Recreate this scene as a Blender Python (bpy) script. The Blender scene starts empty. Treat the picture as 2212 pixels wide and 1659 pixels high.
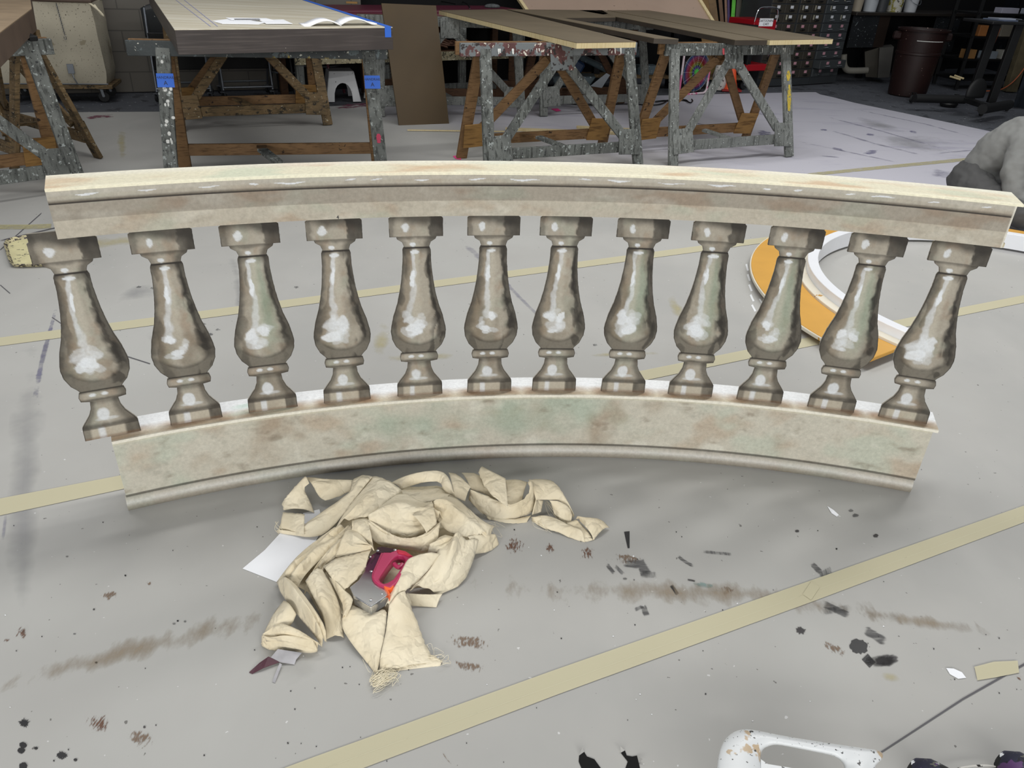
import bpy, bmesh, math, random
from mathutils import Vector, Matrix, noise
random.seed(7)
SC = bpy.context.scene
COL = SC.collection
PI = math.pi
R = math.radians
# ---------------------------------------------------------------- camera
CAM_H, F_PX, CX, CY = 1.5, 1640.0, 1106.0, 829.5
PITCH, ROLL = R(29.6), R(2.6)
fw = Vector((0, math.cos(PITCH), -math.sin(PITCH)))
rt0 = Vector((1, 0, 0)); up0 = rt0.cross(fw)
rt = rt0*math.cos(ROLL) + up0*math.sin(ROLL)
up = up0*math.cos(ROLL) - rt0*math.sin(ROLL)
cd = bpy.data.cameras.new('camera'); cam = bpy.data.objects.new('camera', cd); COL.objects.link(cam)
cam.matrix_world = Matrix(((rt.x, up.x, -fw.x, 0), (rt.y, up.y, -fw.y, 0), (rt.z, up.z, -fw.z, CAM_H), (0, 0, 0, 1)))
cd.sensor_fit = 'HORIZONTAL'; cd.sensor_width = 36; cd.lens = 36*F_PX/2212; cd.clip_start = .05; cd.clip_end = 60
SC.camera = cam
# ---------------------------------------------------------------- world, light, exposure
w = bpy.data.worlds.new('world'); SC.world = w; w.use_nodes = True
w.node_tree.nodes['Background'].inputs[0].default_value = (.80, .84, .92, 1)
w.node_tree.nodes['Background'].inputs[1].default_value = .22
def area(name, loc, sx, sy, power, color=(1, .99, .965), rot=(0, 0, 0)):
    d = bpy.data.lights.new(name, 'AREA'); d.shape = 'RECTANGLE'; d.size = sx; d.size_y = sy; d.energy = power; d.color = color
    o = bpy.data.objects.new(name, d); COL.objects.link(o); o.location = loc; o.rotation_euler = rot
    return o
for x, y, p in [(-2.4, 3.8, 60), (2.4, 4.2, 72), (0, 3.0, 50), (-3.4, 6.8, 12), (1.4, 7.4, 34), (5.0, 6.4, 66)]:
    area('ceiling_tube_light', (x, y, 4.3), 2.4, .35, p, rot=(0, 0, R(26)))
for x, y in [(-3.2, -4.2), (3.2, -4.2), (0, -5.0)]:
    area('front_fill_light', (x, y, 2.3), 3.0, 1.2, 140, rot=(R(80), 0, R(-10 if x > 0 else 10 if x < 0 else 0)*-1))  # unseen fill lights added behind the camera to brighten front faces
SC.view_settings.view_transform = 'Standard'; SC.view_settings.look = 'None'
SC.view_settings.exposure = 0.16; SC.view_settings.gamma = 1; SC.view_settings.use_curve_mapping = False
# ---------------------------------------------------------------- helpers
def ray(x, y): return rt*((x-CX)/F_PX) - up*((y-CY)/F_PX) + fw
def g(x, y, z=0.0):
    d = ray(x, y); return Vector((0, 0, CAM_H)) + d*((z-CAM_H)/d.z)
def gy(x, y, Y):
    d = ray(x, y); return Vector((0, 0, CAM_H)) + d*(Y/d.y)
def sr(c, a=None):
    if isinstance(c, str): c = [int(c[i:i+2], 16) for i in (0, 2, 4)]
    o = [((v/255)/12.92 if v/255 <= .04045 else ((v/255+.055)/1.055)**2.4) for v in c]
    return (*o, 1.0)
def tag(o, label=None, cat=None, group=None, kind=None):
    if label: o['label'] = label
    if cat: o['category'] = cat
    if group: o['group'] = group
    if kind: o['kind'] = kind
    return o
class MB:
    def __init__(s): s.v = []; s.f = []; s.m = []; s.col = []
    def add(s, vs, fs, mi=0):
        n = len(s.v); s.v += [Vector(v) for v in vs]; s.f += [tuple(i+n for i in f) for f in fs]; s.m += [mi]*len(fs); return s
    def box(s, c, d, M=None, mi=0):
        c = Vector(c); hx, hy, hz = d[0]/2, d[1]/2, d[2]/2
        vs = [c+Vector((x*hx, y*hy, z*hz)) for x in (-1, 1) for y in (-1, 1) for z in (-1, 1)]
        if M: vs = [M @ v for v in vs]
        return s.add(vs, [(0, 1, 3, 2), (4, 6, 7, 5), (0, 4, 5, 1), (2, 3, 7, 6), (0, 2, 6, 4), (1, 5, 7, 3)], mi)
    def beam(s, a, b, w, t, n=(0, 0, 1), mi=0, cut=0):
        """board from a to b; w across, t thick along n"""
        a = Vector(a); b = Vector(b); d = (b-a).normalized(); n = Vector(n); n = (n-d*n.dot(d)).normalized(); u = d.cross(n)
        vs = [p+u*i*w/2+n*j*t/2 for p in (a, b) for i in (-1, 1) for j in (-1, 1)]
        return s.add(vs, [(0, 1, 3, 2), (4, 6, 7, 5), (0, 4, 5, 1), (2, 3, 7, 6), (0, 2, 6, 4), (1, 5, 7, 3)], mi)
    def tube(s, pts, r, n=8, mi=0, cap=True, closed=False):
        pts = [Vector(p) for p in pts]; k = len(pts); rs = r if isinstance(r, (list, tuple)) else [r]*k
        vs = []; prev = None
        for i, p in enumerate(pts):
            if closed: d = pts[(i+1) % k]-pts[i-1]
            else: d = pts[min(i+1, k-1)]-pts[max(i-1, 0)]
            d = d.normalized() if d.length > 1e-9 else Vector((0, 0, 1))
            if prev is None:
                a = Vector((0, 0, 1)) if abs(d.z) < .9 else Vector((1, 0, 0)); u = d.cross(a).normalized()
            else:
                u = prev-d*prev.dot(d); u = u.normalized() if u.length > 1e-6 else prev
            prev = u; v = d.cross(u)
            vs += [p+(u*math.cos(2*PI*j/n)+v*math.sin(2*PI*j/n))*rs[i] for j in range(n)]
        fs = []
        for i in range(k if closed else k-1):
            for j in range(n):
                a = i*n+j; b = i*n+(j+1) % n; c = ((i+1) % k)*n+(j+1) % n; d = ((i+1) % k)*n+j
                fs.append((a, b, c, d))
        if cap and not closed:
            fs.append(tuple(range(n))[::-1]); fs.append(tuple(range((k-1)*n, k*n)))
        return s.add(vs, fs, mi)
    def lathe(s, prof, c=(0, 0, 0), n=24, mi=0, M=None):
        c = Vector(c); vs = []; k = len(prof)
        for r_, z in prof:
            for j in range(n): vs.append(c+Vector((r_*math.cos(2*PI*j/n), r_*math.sin(2*PI*j/n), z)))
        if M: vs = [M @ v for v in vs]
        fs = [(i*n+j, i*n+(j+1) % n, (i+1)*n+(j+1) % n, (i+1)*n+j) for i in range(k-1) for j in range(n)]
        if prof[0][0] > 1e-4: fs.append(tuple(range(n))[::-1])
        if prof[-1][0] > 1e-4 : fs.append(tuple(range((k-1)*n, k*n)))
        return s.add(vs, fs, mi)
    def slab(s, poly, th, mi=0, d=Vector((0, 0, -1))):
        """extrude a planar polygon (list of points) by th along d"""
        n = len(poly); P = [Vector(p) for p in poly]
        vs = P+[p+d*th for p in P]
        fs = [tuple(range(n)), tuple(range(2*n-1, n-1, -1))]+[(i, i+n, (i+1) % n+n, (i+1) % n) for i in range(n)]
        return s.add(vs, fs, mi)
    def build(s, name, mat, parent=None, smooth=False, bevel=0, origin=None, seg=1, subsurf=0, fix=True):
        me = bpy.data.meshes.new(name)
        if parent is not None: og = Vector(parent.get('_org', (0, 0, 0)))
        elif origin is not None: og = Vector(origin)
        else:
            og = Vector((sum(v.x for v in s.v)/len(s.v), sum(v.y for v in s.v)/len(s.v), min(v.z for v in s.v)))
        me.from_pydata([v-og for v in s.v], [], s.f)
        for m in (mat if isinstance(mat, (list, tuple)) else [mat]): me.materials.append(m)
        for p, i in zip(me.polygons, s.m): p.material_index = i; p.use_smooth = smooth
        if s.col:
            at = me.color_attributes.new('Col', 'FLOAT_COLOR', 'POINT')
            for i, c in enumerate(s.col): at.data[i].color = c
        if fix:
            bm = bmesh.new(); bm.from_mesh(me); bmesh.ops.recalc_face_normals(bm, faces=bm.faces); bm.to_mesh(me); bm.free()
        o = bpy.data.objects.new(name, me); COL.objects.link(o)
        if parent is not None: o.parent = parent
        else: o.location = og
        o['_org'] = tuple(og)
        if bevel:
            b = o.modifiers.new('bevel', 'BEVEL'); b.width = bevel; b.segments = seg; b.limit_method = 'ANGLE'; b.angle_limit = R(40)
        if subsurf:
            q = o.modifiers.new('sub', 'SUBSURF'); q.levels = subsurf; q.render_levels = subsurf
        if smooth and not subsurf:
            try: me.set_sharp_from_angle(angle=R(42))
            except Exception: pass
        return o
def thing(name, label, cat, loc, group=None, kind=None):
    o = bpy.data.objects.new(name, None); COL.objects.link(o); o.location = loc; o.empty_display_size = .1
    o['_org'] = tuple(loc); tag(o, label, cat, group, kind); return o
def text(name, s, size, M, mat, parent, ext=.0006, align='CENTER'):
    cu = bpy.data.curves.new(name, 'FONT'); cu.body = s; cu.size = size; cu.extrude = ext; cu.align_x = align; cu.align_y = 'CENTER'
    t = bpy.data.objects.new(name+'_tmp', cu); COL.objects.link(t)
    dg = bpy.context.evaluated_depsgraph_get(); me = bpy.data.meshes.new_from_object(t.evaluated_get(dg))
    bpy.data.objects.remove(t); me.transform(M)
    og = Vector(parent.get('_org', (0, 0, 0))); me.transform(Matrix.Translation(-og))
    me.materials.clear(); me.materials.append(mat)
    o = bpy.data.objects.new(name, me); COL.objects.link(o); o.parent = parent; o['_org'] = tuple(og); return o
def frame(o, x, z=(0, 0, 1)):
    """matrix with local X along x, local Z along z"""
    x = Vector(x).normalized(); z = Vector(z); z = (z-x*z.dot(x)).normalized(); y = z.cross(x); o = Vector(o)
    return Matrix(((x.x, y.x, z.x, o.x), (x.y, y.y, z.y, o.y), (x.z, y.z, z.z, o.z), (0, 0, 0, 1)))
def fbm(x, y, z=0.0, o=3):
    s = 0; a = 1; t = 0
    for i in range(o):
        s += a*noise.noise(Vector((x, y, z+i*7.3))); t += a; a *= .55; x *= 2.1; y *= 2.1
    return s/t
def sst(a, b, x):
    t = min(1, max(0, (x-a)/(b-a))) if a != b else (1. if x > a else 0.); return t*t*(3-2*t)
def mixc(a, b, t): return tuple(a[i]*(1-t)+b[i]*t for i in range(3))+(1.0,)
# ---------------------------------------------------------------- materials
def newmat(name):
    m = bpy.data.materials.new(name); m.use_nodes = True; nt = m.node_tree
    return m, nt, nt.nodes['Principled BSDF']
def mat(name, color, rough=.6, metal=0, var=.12, vscale=4, bump=0, bscale=60, spots=None, grain=None, spec=.4):
    """base colour broken up by noise; spots=[(colour, scale, coverage)], grain=(colour, stretch vector, amount)"""
    m, nt, b = newmat(name); N = nt.nodes; L = nt.links
    b.inputs['Roughness'].default_value = rough; b.inputs['Metallic'].default_value = metal
    b.inputs['Specular IOR Level'].default_value = spec
    tc = N.new('ShaderNodeTexCoord'); base = sr(color)
    n1 = N.new('ShaderNodeTexNoise'); n1.inputs['Scale'].default_value = vscale; n1.inputs['Detail'].default_value = 5; L.new(tc.outputs['Object'], n1.inputs['Vector'])
    rp = N.new('ShaderNodeValToRGB'); e = rp.color_ramp.elements
    e[0].position = .3; e[0].color = tuple(c*(1-var) for c in base[:3])+(1,); e[1].position = .7; e[1].color = tuple(min(1, c*(1+var)) for c in base[:3])+(1,)
    L.new(n1.outputs[0], rp.inputs[0]); cur = rp.outputs[0]
    def over(cur, col, fac):
        mx = N.new('ShaderNodeMix'); mx.data_type = 'RGBA'; L.new(fac, mx.inputs[0]); L.new(cur, mx.inputs[6]); mx.inputs[7].default_value = sr(col); return mx.outputs[2]
    if grain:
        mp = N.new('ShaderNodeMapping'); mp.inputs['Scale'].default_value = grain[1]; L.new(tc.outputs['Object'], mp.inputs[0])
        n2 = N.new('ShaderNodeTexNoise'); n2.inputs['Scale'].default_value = 1; n2.inputs['Detail'].default_value = 6; L.new(mp.outputs[0], n2.inputs['Vector'])
        r2 = N.new('ShaderNodeValToRGB'); r2.color_ramp.elements[0].position = .5; r2.color_ramp.elements[1].position = .66
        r2.color_ramp.elements[0].color = (0, 0, 0, 1); r2.color_ramp.elements[1].color = (grain[2],)*3+(1,)
        L.new(n2.outputs[0], r2.inputs[0]); cur = over(cur, grain[0], r2.outputs[0])
    for i, (c, s_, cov) in enumerate(spots or []):
        n3 = N.new('ShaderNodeTexNoise'); n3.inputs['Scale'].default_value = s_; n3.inputs['Detail'].default_value = 3; n3.inputs['Roughness'].default_value = .6
        mp = N.new('ShaderNodeMapping'); mp.inputs['Location'].default_value = (i*3.7+1, i*1.3, i*2.1); L.new(tc.outputs['Object'], mp.inputs[0]); L.new(mp.outputs[0], n3.inputs['Vector'])
        r3 = N.new('ShaderNodeValToRGB'); th_ = .5+(.5-cov)*.8; r3.color_ramp.elements[0].position = th_; r3.color_ramp.elements[1].position = th_+.025
        L.new(n3.outputs[0], r3.inputs[0]); cur = over(cur, c, r3.outputs[0])
    L.new(cur, b.inputs['Base Color'])
    if bump:
        nb = N.new('ShaderNodeTexNoise'); nb.inputs['Scale'].default_value = bscale; nb.inputs['Detail'].default_value = 4; L.new(tc.outputs['Object'], nb.inputs['Vector'])
        bp = N.new('ShaderNodeBump'); bp.inputs['Strength'].default_value = bump; bp.inputs['Distance'].default_value = .01; L.new(nb.outputs[0], bp.inputs['Height']); L.new(bp.outputs[0], b.inputs['Normal'])
    return m
def paintmat(name, rough=.55, fine=.10, scale=90):
    """hand-painted surface: pigment from the colour attribute, broken up by fine sponge noise"""
    m, nt, b = newmat(name); N = nt.nodes; L = nt.links
    b.inputs['Roughness'].default_value = rough; b.inputs['Specular IOR Level'].default_value = .25
    at = N.new('ShaderNodeAttribute'); at.attribute_name = 'Col'
    tc = N.new('ShaderNodeTexCoord'); n1 = N.new('ShaderNodeTexNoise'); n1.inputs['Scale'].default_value = scale; n1.inputs['Detail'].default_value = 6; n1.inputs['Roughness'].default_value = .7
    L.new(tc.outputs['Object'], n1.inputs['Vector'])
    mr = N.new('ShaderNodeMapRange'); mr.inputs[1].default_value = .3; mr.inputs[2].default_value = .7; mr.inputs[3].default_value = 1-fine*1.6; mr.inputs[4].default_value = 1+fine
    L.new(n1.outputs[0], mr.inputs[0])
    mx = N.new('ShaderNodeMix'); mx.data_type = 'RGBA'; mx.blend_type = 'MULTIPLY'; mx.inputs[0].default_value = 1
    L.new(at.outputs['Color'], mx.inputs[6]); L.new(mr.outputs[0], mx.inputs[7]); L.new(mx.outputs[2], b.inputs['Base Color'])
    return m
def stainmat(name, color, cover=.5, sharp=.1, scale=30, stretch=(1, 1, 1), op=.9, soft=.35, rough=.6, rotz=0):
    """thin paint on the floor: alpha = noise cover x soft edge in the mark's own UV"""
    m, nt, b = newmat(name); N = nt.nodes; L = nt.links
    b.inputs['Base Color'].default_value = sr(color); b.inputs['Roughness'].default_value = rough; b.inputs['Specular IOR Level'].default_value = .3
    geo = N.new('ShaderNodeNewGeometry'); mp = N.new('ShaderNodeMapping'); mp.inputs['Scale'].default_value = stretch; mp.inputs['Rotation'].default_value = (0, 0, rotz); L.new(geo.outputs['Position'], mp.inputs[0])
    n1 = N.new('ShaderNodeTexNoise'); n1.inputs['Scale'].default_value = scale; n1.inputs['Detail'].default_value = 4; n1.inputs['Roughness'].default_value = .65; L.new(mp.outputs[0], n1.inputs['Vector'])
    uv = N.new('ShaderNodeUVMap'); uv.uv_map = 'UVMap'; sx = N.new('ShaderNodeSeparateXYZ'); L.new(uv.outputs[0], sx.inputs[0])
    def M(op_, a, c=None):
        n = N.new('ShaderNodeMath'); n.operation = op_
        for i, v in enumerate((a, c)):
            if v is None: continue
            if hasattr(v, 'node'): L.new(v, n.inputs[i])
            else: n.inputs[i].default_value = v
        return n.outputs[0]
    def edge(v):   # 0 at the rim, 1 inside
        d = M('MULTIPLY', M('ABSOLUTE', M('SUBTRACT', v, .5)), 2.0); r_ = N.new('ShaderNodeMapRange'); L.new(d, r_.inputs[0]); r_.inputs[1].default_value = 1.0; r_.inputs[2].default_value = 1.0-soft; r_.inputs[3].default_value = 0; r_.inputs[4].default_value = 1; return r_.outputs[0]
    e = M('MULTIPLY', edge(sx.outputs[0]), edge(sx.outputs[1]))
    v = M('ADD', n1.outputs[0], M('MULTIPLY', M('SUBTRACT', e, 1.0), .45))
    mr = N.new('ShaderNodeMapRange'); L.new(v, mr.inputs[0]); mr.inputs[1].default_value = 1-cover-sharp; mr.inputs[2].default_value = 1-cover+sharp; mr.inputs[3].default_value = 0; mr.inputs[4].default_value = op
    tr = N.new('ShaderNodeBsdfTransparent'); ms = N.new('ShaderNodeMixShader'); L.new(mr.outputs[0], ms.inputs[0]); L.new(tr.outputs[0], ms.inputs[1]); L.new(b.outputs[0], ms.inputs[2])
    L.new(ms.outputs[0], N['Material Output'].inputs[0]); return m
M_ = {}
M_['grey_horse'] = mat('grey_splattered_paint', '5c5f5c', .7, var=.35, vscale=7, bump=.3, bscale=50, spots=[('8d9391', 30, .36), ('d2d4d0', 70, .26), ('26282a', 55, .34)], grain=('2b2d2a', (50, 50, 5), .9))
M_['grey_horse2'] = mat('grey_streaked_paint', '6c6f6c', .7, var=.25, vscale=7, bump=.3, bscale=50, spots=[('c9cdcb', 80, .30), ('3a3d3e', 50, .32)], grain=('3a3c38', (60, 60, 4), .8))
M_['dark_horse'] = mat('dark_splattered_paint', '34393a', .6, var=.3, vscale=8, bump=.2, spots=[('c9c8bc', 40, .31), ('8a7a3a', 7, .33), ('566062', 14, .42)])
M_['red_horse'] = mat('maroon_splattered_paint', '5a3b3a', .6, var=.3, vscale=8, bump=.2, spots=[('cfcabd', 36, .36), ('6d7274', 9, .52), ('2f2a2a', 20, .38)])
M_['gusset_ply'] = mat('gusset_ply', '8c6a3b', .7, var=.2, vscale=5, grain=('5a3f1e', (8, 8, 60), .8))
M_['raw_wood'] = mat('raw_pine', '75593a', .7, var=.22, vscale=5, bump=.1, grain=('4a3319', (14, 14, 90), .7), spots=[('2c2118', 18, .30)])
M_['dirty_wood'] = mat('dirty_pine', '6b583c', .75, var=.3, vscale=8, bump=.2, grain=('38301f', (12, 12, 70), .8), spots=[('a49c86', 45, .31), ('2c261c', 22, .37)])
M_['brown_wood'] = mat('dark_brown_wood', '4e3521', .7, var=.2, grain=('2c1c10', (14, 14, 80), .7))
M_['cream_wood'] = mat('pale_pine', 'cdbd93', .6, var=.08, vscale=3, grain=('b09a68', (60, 60, 6), .5))
M_['brown_board'] = mat('brown_painted_ply', '45351a', .55, var=.16, vscale=1.6)
M_['flat_top'] = mat('brown_primed_ply', '6e6350', .55, var=.12, vscale=2.5)
M_['black'] = mat('black_plastic', '0d0e0f', .45, var=.1)
M_['black_rubber'] = mat('black_rubber', '1b1c1d', .7, var=.1)
M_['tube'] = mat('grey_tube_metal', '7c8187', .35, .7, var=.05)
M_['chrome'] = mat('chrome', 'd8dadd', .16, 1.0, var=.04)
M_['steel'] = mat('dull_steel', '9a9d9e', .35, 1.0, var=.1)
M_['white_plastic'] = mat('white_plastic', 'e6e8e8', .4, var=.04)
M_['paper'] = mat('white_paper', 'eef0f4', .6, var=.02)
M_['ink'] = mat('ink', '20222a', .6, var=.0)
M_['blue_tape'] = mat('blue_tape', '2f63c4', .55, var=.06)
# ================================================================ setting
def quad(name, pts, mat_, kind='structure', uvs=None):
    mb = MB(); mb.add(pts, [tuple(range(len(pts)))]); o = mb.build(name, mat_); tag(o, kind=kind); return o
M_['concrete'] = mat('dark_concrete', '54575d', .75, var=.16, vscale=1.3, bump=.15, bscale=20, spots=[('b9bcc0', 34, .27), ('3b3d42', 5, .38)])
mb = MB(); mb.box((0, 8, -.06), (26, 24, .10)); fl = mb.build('floor', M_['concrete']); tag(fl, kind='structure')
# painted floor covering: one big sheet with an irregular far edge
M_['sheet'], nt, b = newmat('grey_painted_sheet'); N = nt.nodes; L = nt.links
b.inputs['Roughness'].default_value = .62; b.inputs['Specular IOR Level'].default_value = .3
geo = N.new('ShaderNodeNewGeometry')
def nz(scale, detail=4, rough=.5, stretch=(1, 1, 1), rot=0.0):
    mp = N.new('ShaderNodeMapping'); mp.inputs['Scale'].default_value = stretch; mp.inputs['Rotation'].default_value = (0, 0, rot); L.new(geo.outputs['Position'], mp.inputs[0])
    n = N.new('ShaderNodeTexNoise'); n.inputs['Scale'].default_value = scale; n.inputs['Detail'].default_value = detail; n.inputs['Roughness'].default_value = rough; L.new(mp.outputs[0], n.inputs['Vector']); return n.outputs[0]
def rampn(src, stops):
    r_ = N.new('ShaderNodeValToRGB'); L.new(src, r_.inputs[0]); e = r_.color_ramp.elements
    while len(e) < len(stops): e.new(.5)
    for q, (p_, c_) in zip(e, stops): q.position = p_; q.color = c_
    return r_.outputs[0]
def mixn(fac, a, c, bt='MIX'):
    mx = N.new('ShaderNodeMix'); mx.data_type = 'RGBA'; mx.blend_type = bt
    if hasattr(fac, 'node'): L.new(fac, mx.inputs[0])
    else: mx.inputs[0].default_value = fac
    L.new(a, mx.inputs[6])
    if hasattr(c, 'node'): L.new(c, mx.inputs[7])
    else: mx.inputs[7].default_value = c
    return mx.outputs[2]
base = rampn(nz(.9, 5, .55, (1, 1, 1), .4), [(.3, sr('a3a3a0')), (.5, sr('acaba7')), (.7, sr('b1b1ad'))])
base = mixn(rampn(nz(3.2, 4, .5, (1, .5, 1), -.45), [(.52, (0, 0, 0, 1)), (.75, (.35,)*3+(1,))]), base, sr('b8b7b3'))
# paler bluish white wash on the far right part of the sheet
sxyz = N.new('ShaderNodeSeparateXYZ'); L.new(geo.outputs['Position'], sxyz.inputs[0])
dm = N.new('ShaderNodeMath'); dm.operation = 'MULTIPLY_ADD'; L.new(sxyz.outputs[0], dm.inputs[0]); dm.inputs[1].default_value = .75; L.new(sxyz.outputs[1], dm.inputs[2])
dn = N.new('ShaderNodeMath'); dn.operation = 'MULTIPLY_ADD'; L.new(nz(1.2, 4), dn.inputs[0]); dn.inputs[1].default_value = 1.6; L.new(dm.outputs[0], dn.inputs[2])
mr = N.new('ShaderNodeMapRange'); L.new(dn.outputs[0], mr.inputs[0]); mr.inputs[1].default_value = 7.6; mr.inputs[2].default_value = 8.8
base = mixn(mr.outputs[0], base, sr('bcbbc4'))
st = rampn(nz(2.2, 5, .6, (.45, 1.6, 1), R(24)), [(.55, (0, 0, 0, 1)), (.68, (.55,)*3+(1,))])
mm = N.new('ShaderNodeMath'); mm.operation = 'MULTIPLY'; L.new(st, mm.inputs[0]); L.new(mr.outputs[0], mm.inputs[1])
base = mixn(mm.outputs[0], base, sr('9c9aab'))
# fine dark and white specks
base = mixn(rampn(nz(55, 2, .5), [(.735, (0, 0, 0, 1)), (.75, (.75,)*3+(1,))]), base, sr('55534f'))
base = mixn(rampn(nz(48, 2, .5, (1, 1.2, 1), 1.1), [(.745, (0, 0, 0, 1)), (.76, (.6,)*3+(1,))]), base, sr('e0e0e0'))
L.new(base, b.inputs['Base Color'])
far = [(0, 247), (60, 243), (200, 242), (370, 241), (520, 237), (700, 230), (860, 222), (1100, 216), (1300, 209), (1480, 205), (1560, 203), (1650, 201), (1740, 199), (1762, 199), (1772, 204), (1800, 210), (1846, 222), (1990, 252), (2150, 286), (2300, 322)]
P = [g(*p) for p in far]; P[0] = P[0]+Vector((-.4, -.2, 0))
P = [Vector((-7, 6.6, 0))]+P+[Vector((8, 6.2, 0)), Vector((8, -.5, 0)), Vector((-7, -.5, 0))]
mb = MB(); mb.slab(P, .008)
sheet = mb.build('floor_covering', M_['sheet'], origin=(0, 3, 0)); tag(sheet, 'large pale grey painted floor covering spread over the dark concrete', 'floor covering')
sheet['kind'] = 'structure'; sheet.name = 'floor_painted_sheet'
# ---- marks on the sheet
Z0 = .0012
def stroke(name, path, wpx, m, z=Z0, parent=sheet, seg=1):
    """painted stroke following pixel path; wpx = half widths; UV.x along, UV.y across"""
    n = len(path); wp = wpx if isinstance(wpx, (list, tuple)) else [wpx]*n
    vs = []
    for i, (x, y) in enumerate(path):
        x0, y0 = path[max(i-1, 0)]; x1, y1 = path[min(i+1, n-1)]; dx, dy = x1-x0, y1-y0; l = math.hypot(dx, dy) or 1
        nx, ny = -dy/l, dx/l
        for s in (-1, 1): vs.append(g(x+nx*wp[i]*s, y+ny*wp[i]*s, z))
    mb_ = MB(); mb_.add(vs, [(2*i, 2*i+1, 2*i+3, 2*i+2) for i in range(n-1)])
    o = mb_.build(name, m, parent, fix=False); me = o.data; uv = me.uv_layers.new(name='UVMap')
    for p in me.polygons:
        for li, vi in zip(p.loop_indices, p.vertices): uv.data[li].uv = ((vi//2)/(n-1), vi % 2)
    if me.polygons[0].normal.z < 0: me.flip_normals()
    return o
def blot(name, c, rx, ry, m, rot=0, wob=.12, n=28, z=Z0, spikes=0):
    """round-ish blot of paint"""
    vs = [g(c[0], c[1], z)]; rnd = random.Random(int(c[0]*7+c[1])); uvs = [(.5, .5)]
    for i in range(n):
        a = 2*PI*i/n; k = 1+wob*rnd.uniform(-1, 1)+(spikes*rnd.random() if i % 2 else 0)
        x, y = rx*k*math.cos(a), ry*k*math.sin(a); ca, sa = math.cos(rot), math.sin(rot)
        vs.append(g(c[0]+x*ca-y*sa, c[1]+x*sa+y*ca, z)); uvs.append((.5+.0*math.cos(a), 1.0))
    mb_ = MB(); mb_.add(vs, [(0, 1+i, 1+(i+1) % n) for i in range(n)])
    o = mb_.build(name, m, sheet, fix=False); me = o.data; uv = me.uv_layers.new(name='UVMap')
    for p in me.polygons:
        for li, vi in zip(p.loop_indices, p.vertices): uv.data[li].uv = uvs[vi]
    if me.polygons[0].normal.z < 0: me.flip_normals()
    return o
tan = stainmat('tan_drybrush', '9a8b76', .60, .20, 15, (1.3, .6, 1), .62, .9, rotz=.3)
brn = stainmat('brown_stipple', '6b4a38', .55, .05, 130, (1.8, .5, 1), .85, .9, rotz=.5)
brn2 = stainmat('faint_brown_stipple', '7b6450', .535, .05, 120, (1.6, .6, 1), .7, .8, rotz=.5)
gry = stainmat('grey_brush', '454547', .60, .18, 45, (.35, 2.6, 1), .68, .35, rotz=-.9)
gry2 = stainmat('grey_brush_across', '505153', .57, .18, 45, (2.6, .35, 1), .6, .4, rotz=-.5)
blk = stainmat('black_paint', '1d1d1f', .95, .1, 20, (1, 1, 1), .97, .06, rough=.4)
dk = stainmat('dark_grey_paint', '3a3839', .8, .2, 14, (1, 1, 1), .9, .3, rough=.45)
wash = stainmat('soft_grey_wash', '9c9c9e', .58, .3, 3, (1, 1, 1), .6, .9)
wash2 = stainmat('white_wash', 'bdbcb8', .55, .3, 4, (1, 1, 1), .6, .9)
lil = stainmat('lilac_wash', '73728f', .55, .15, 12, (1, 1, 1), .7, .6)
lil2 = stainmat('faint_lilac_wash', '8c8b9c', .55, .2, 9, (1, 1, 1), .6, .7)
yel = stainmat('faded_yellow_mark', 'c0b583', .56, .25, 6, (1, 1, 1), .6, .8)
red = stainmat('crimson_stain', '7c3a52', .55, .08, 14, (1, 1, 1), .7, .6)
aqua = stainmat('aqua_drybrush', '86a6a2', .56, .1, 50, (1, .6, 1), .7, .7)
line = stainmat('pencil_line', '56555a', .85, .2, 40, (1, 1, 1), .8, .1)
wht = stainmat('white_paint', 'e6e8ea', .8, .1, 30, (1, 1, 1), .95, .1)
S = lambda p, w_, m: stroke('paint_stain', p, w_, m)
B_ = lambda c, rx, ry, m, *a, **k: blot('paint_blot', c, rx, ry, m, *a, **k)
# long brown dry-brush arc
S([(-60, 1500), (60, 1475), (150, 1440), (260, 1410), (400, 1378), (560, 1335), (640, 1320)], [30, 30, 28, 34, 36, 36, 30], tan)
S([(960, 1282), (1080, 1275), (1200, 1273), (1300, 1275), (1400, 1278), (1500, 1280), (1600, 1285), (1700, 1295), (1900, 1325), (2050, 1350), (2230, 1385)], [32, 34, 36, 34, 34, 34, 30, 28, 32, 28, 26], tan); S([(1800, 1308), (1860, 1322), (1940, 1335), (2020, 1348), (2110, 1362), (2230, 1380)], [16, 22, 18, 20, 18, 16], tan)
S([(1070, 1178), (1110, 1180), (1160, 1185)], [30, 34, 26], brn); S([(1165, 1182), (1210, 1188)], 24, brn); S([(1240, 1190), (1300, 1200)], 28, brn)
S([(1300, 1205), (1420, 1218)], [26, 16], brn2); S([(1540, 1272), (1602, 1280)], 24, brn); S([(1480, 1262), (1560, 1268)], 10, aqua)
S([(150, 1552), (220, 1565), (260, 1580)], [34, 38, 34], brn); S([(250, 1590), (355, 1600)], 36, brn2); S([(20, 1375), (76, 1358)], 26, brn); S([(0, 1385), (30, 1380)], 8, brn)
S([(200, 1295), (272, 1275)], 18, brn2); S([(310, 1262), (335, 1257)], 8, brn2); S([(930, 1380), (1100, 1395)], 28, brn2); S([(1760, 1380), (1800, 1400), (1850, 1425)], 20, brn2); S([(1895, 1455), (1950, 1470)], 14, yel)
S([(950, 1430), (1080, 1450)], 22, brn2); S([(2190, 1460), (2214, 1470)], 10, brn)
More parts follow.
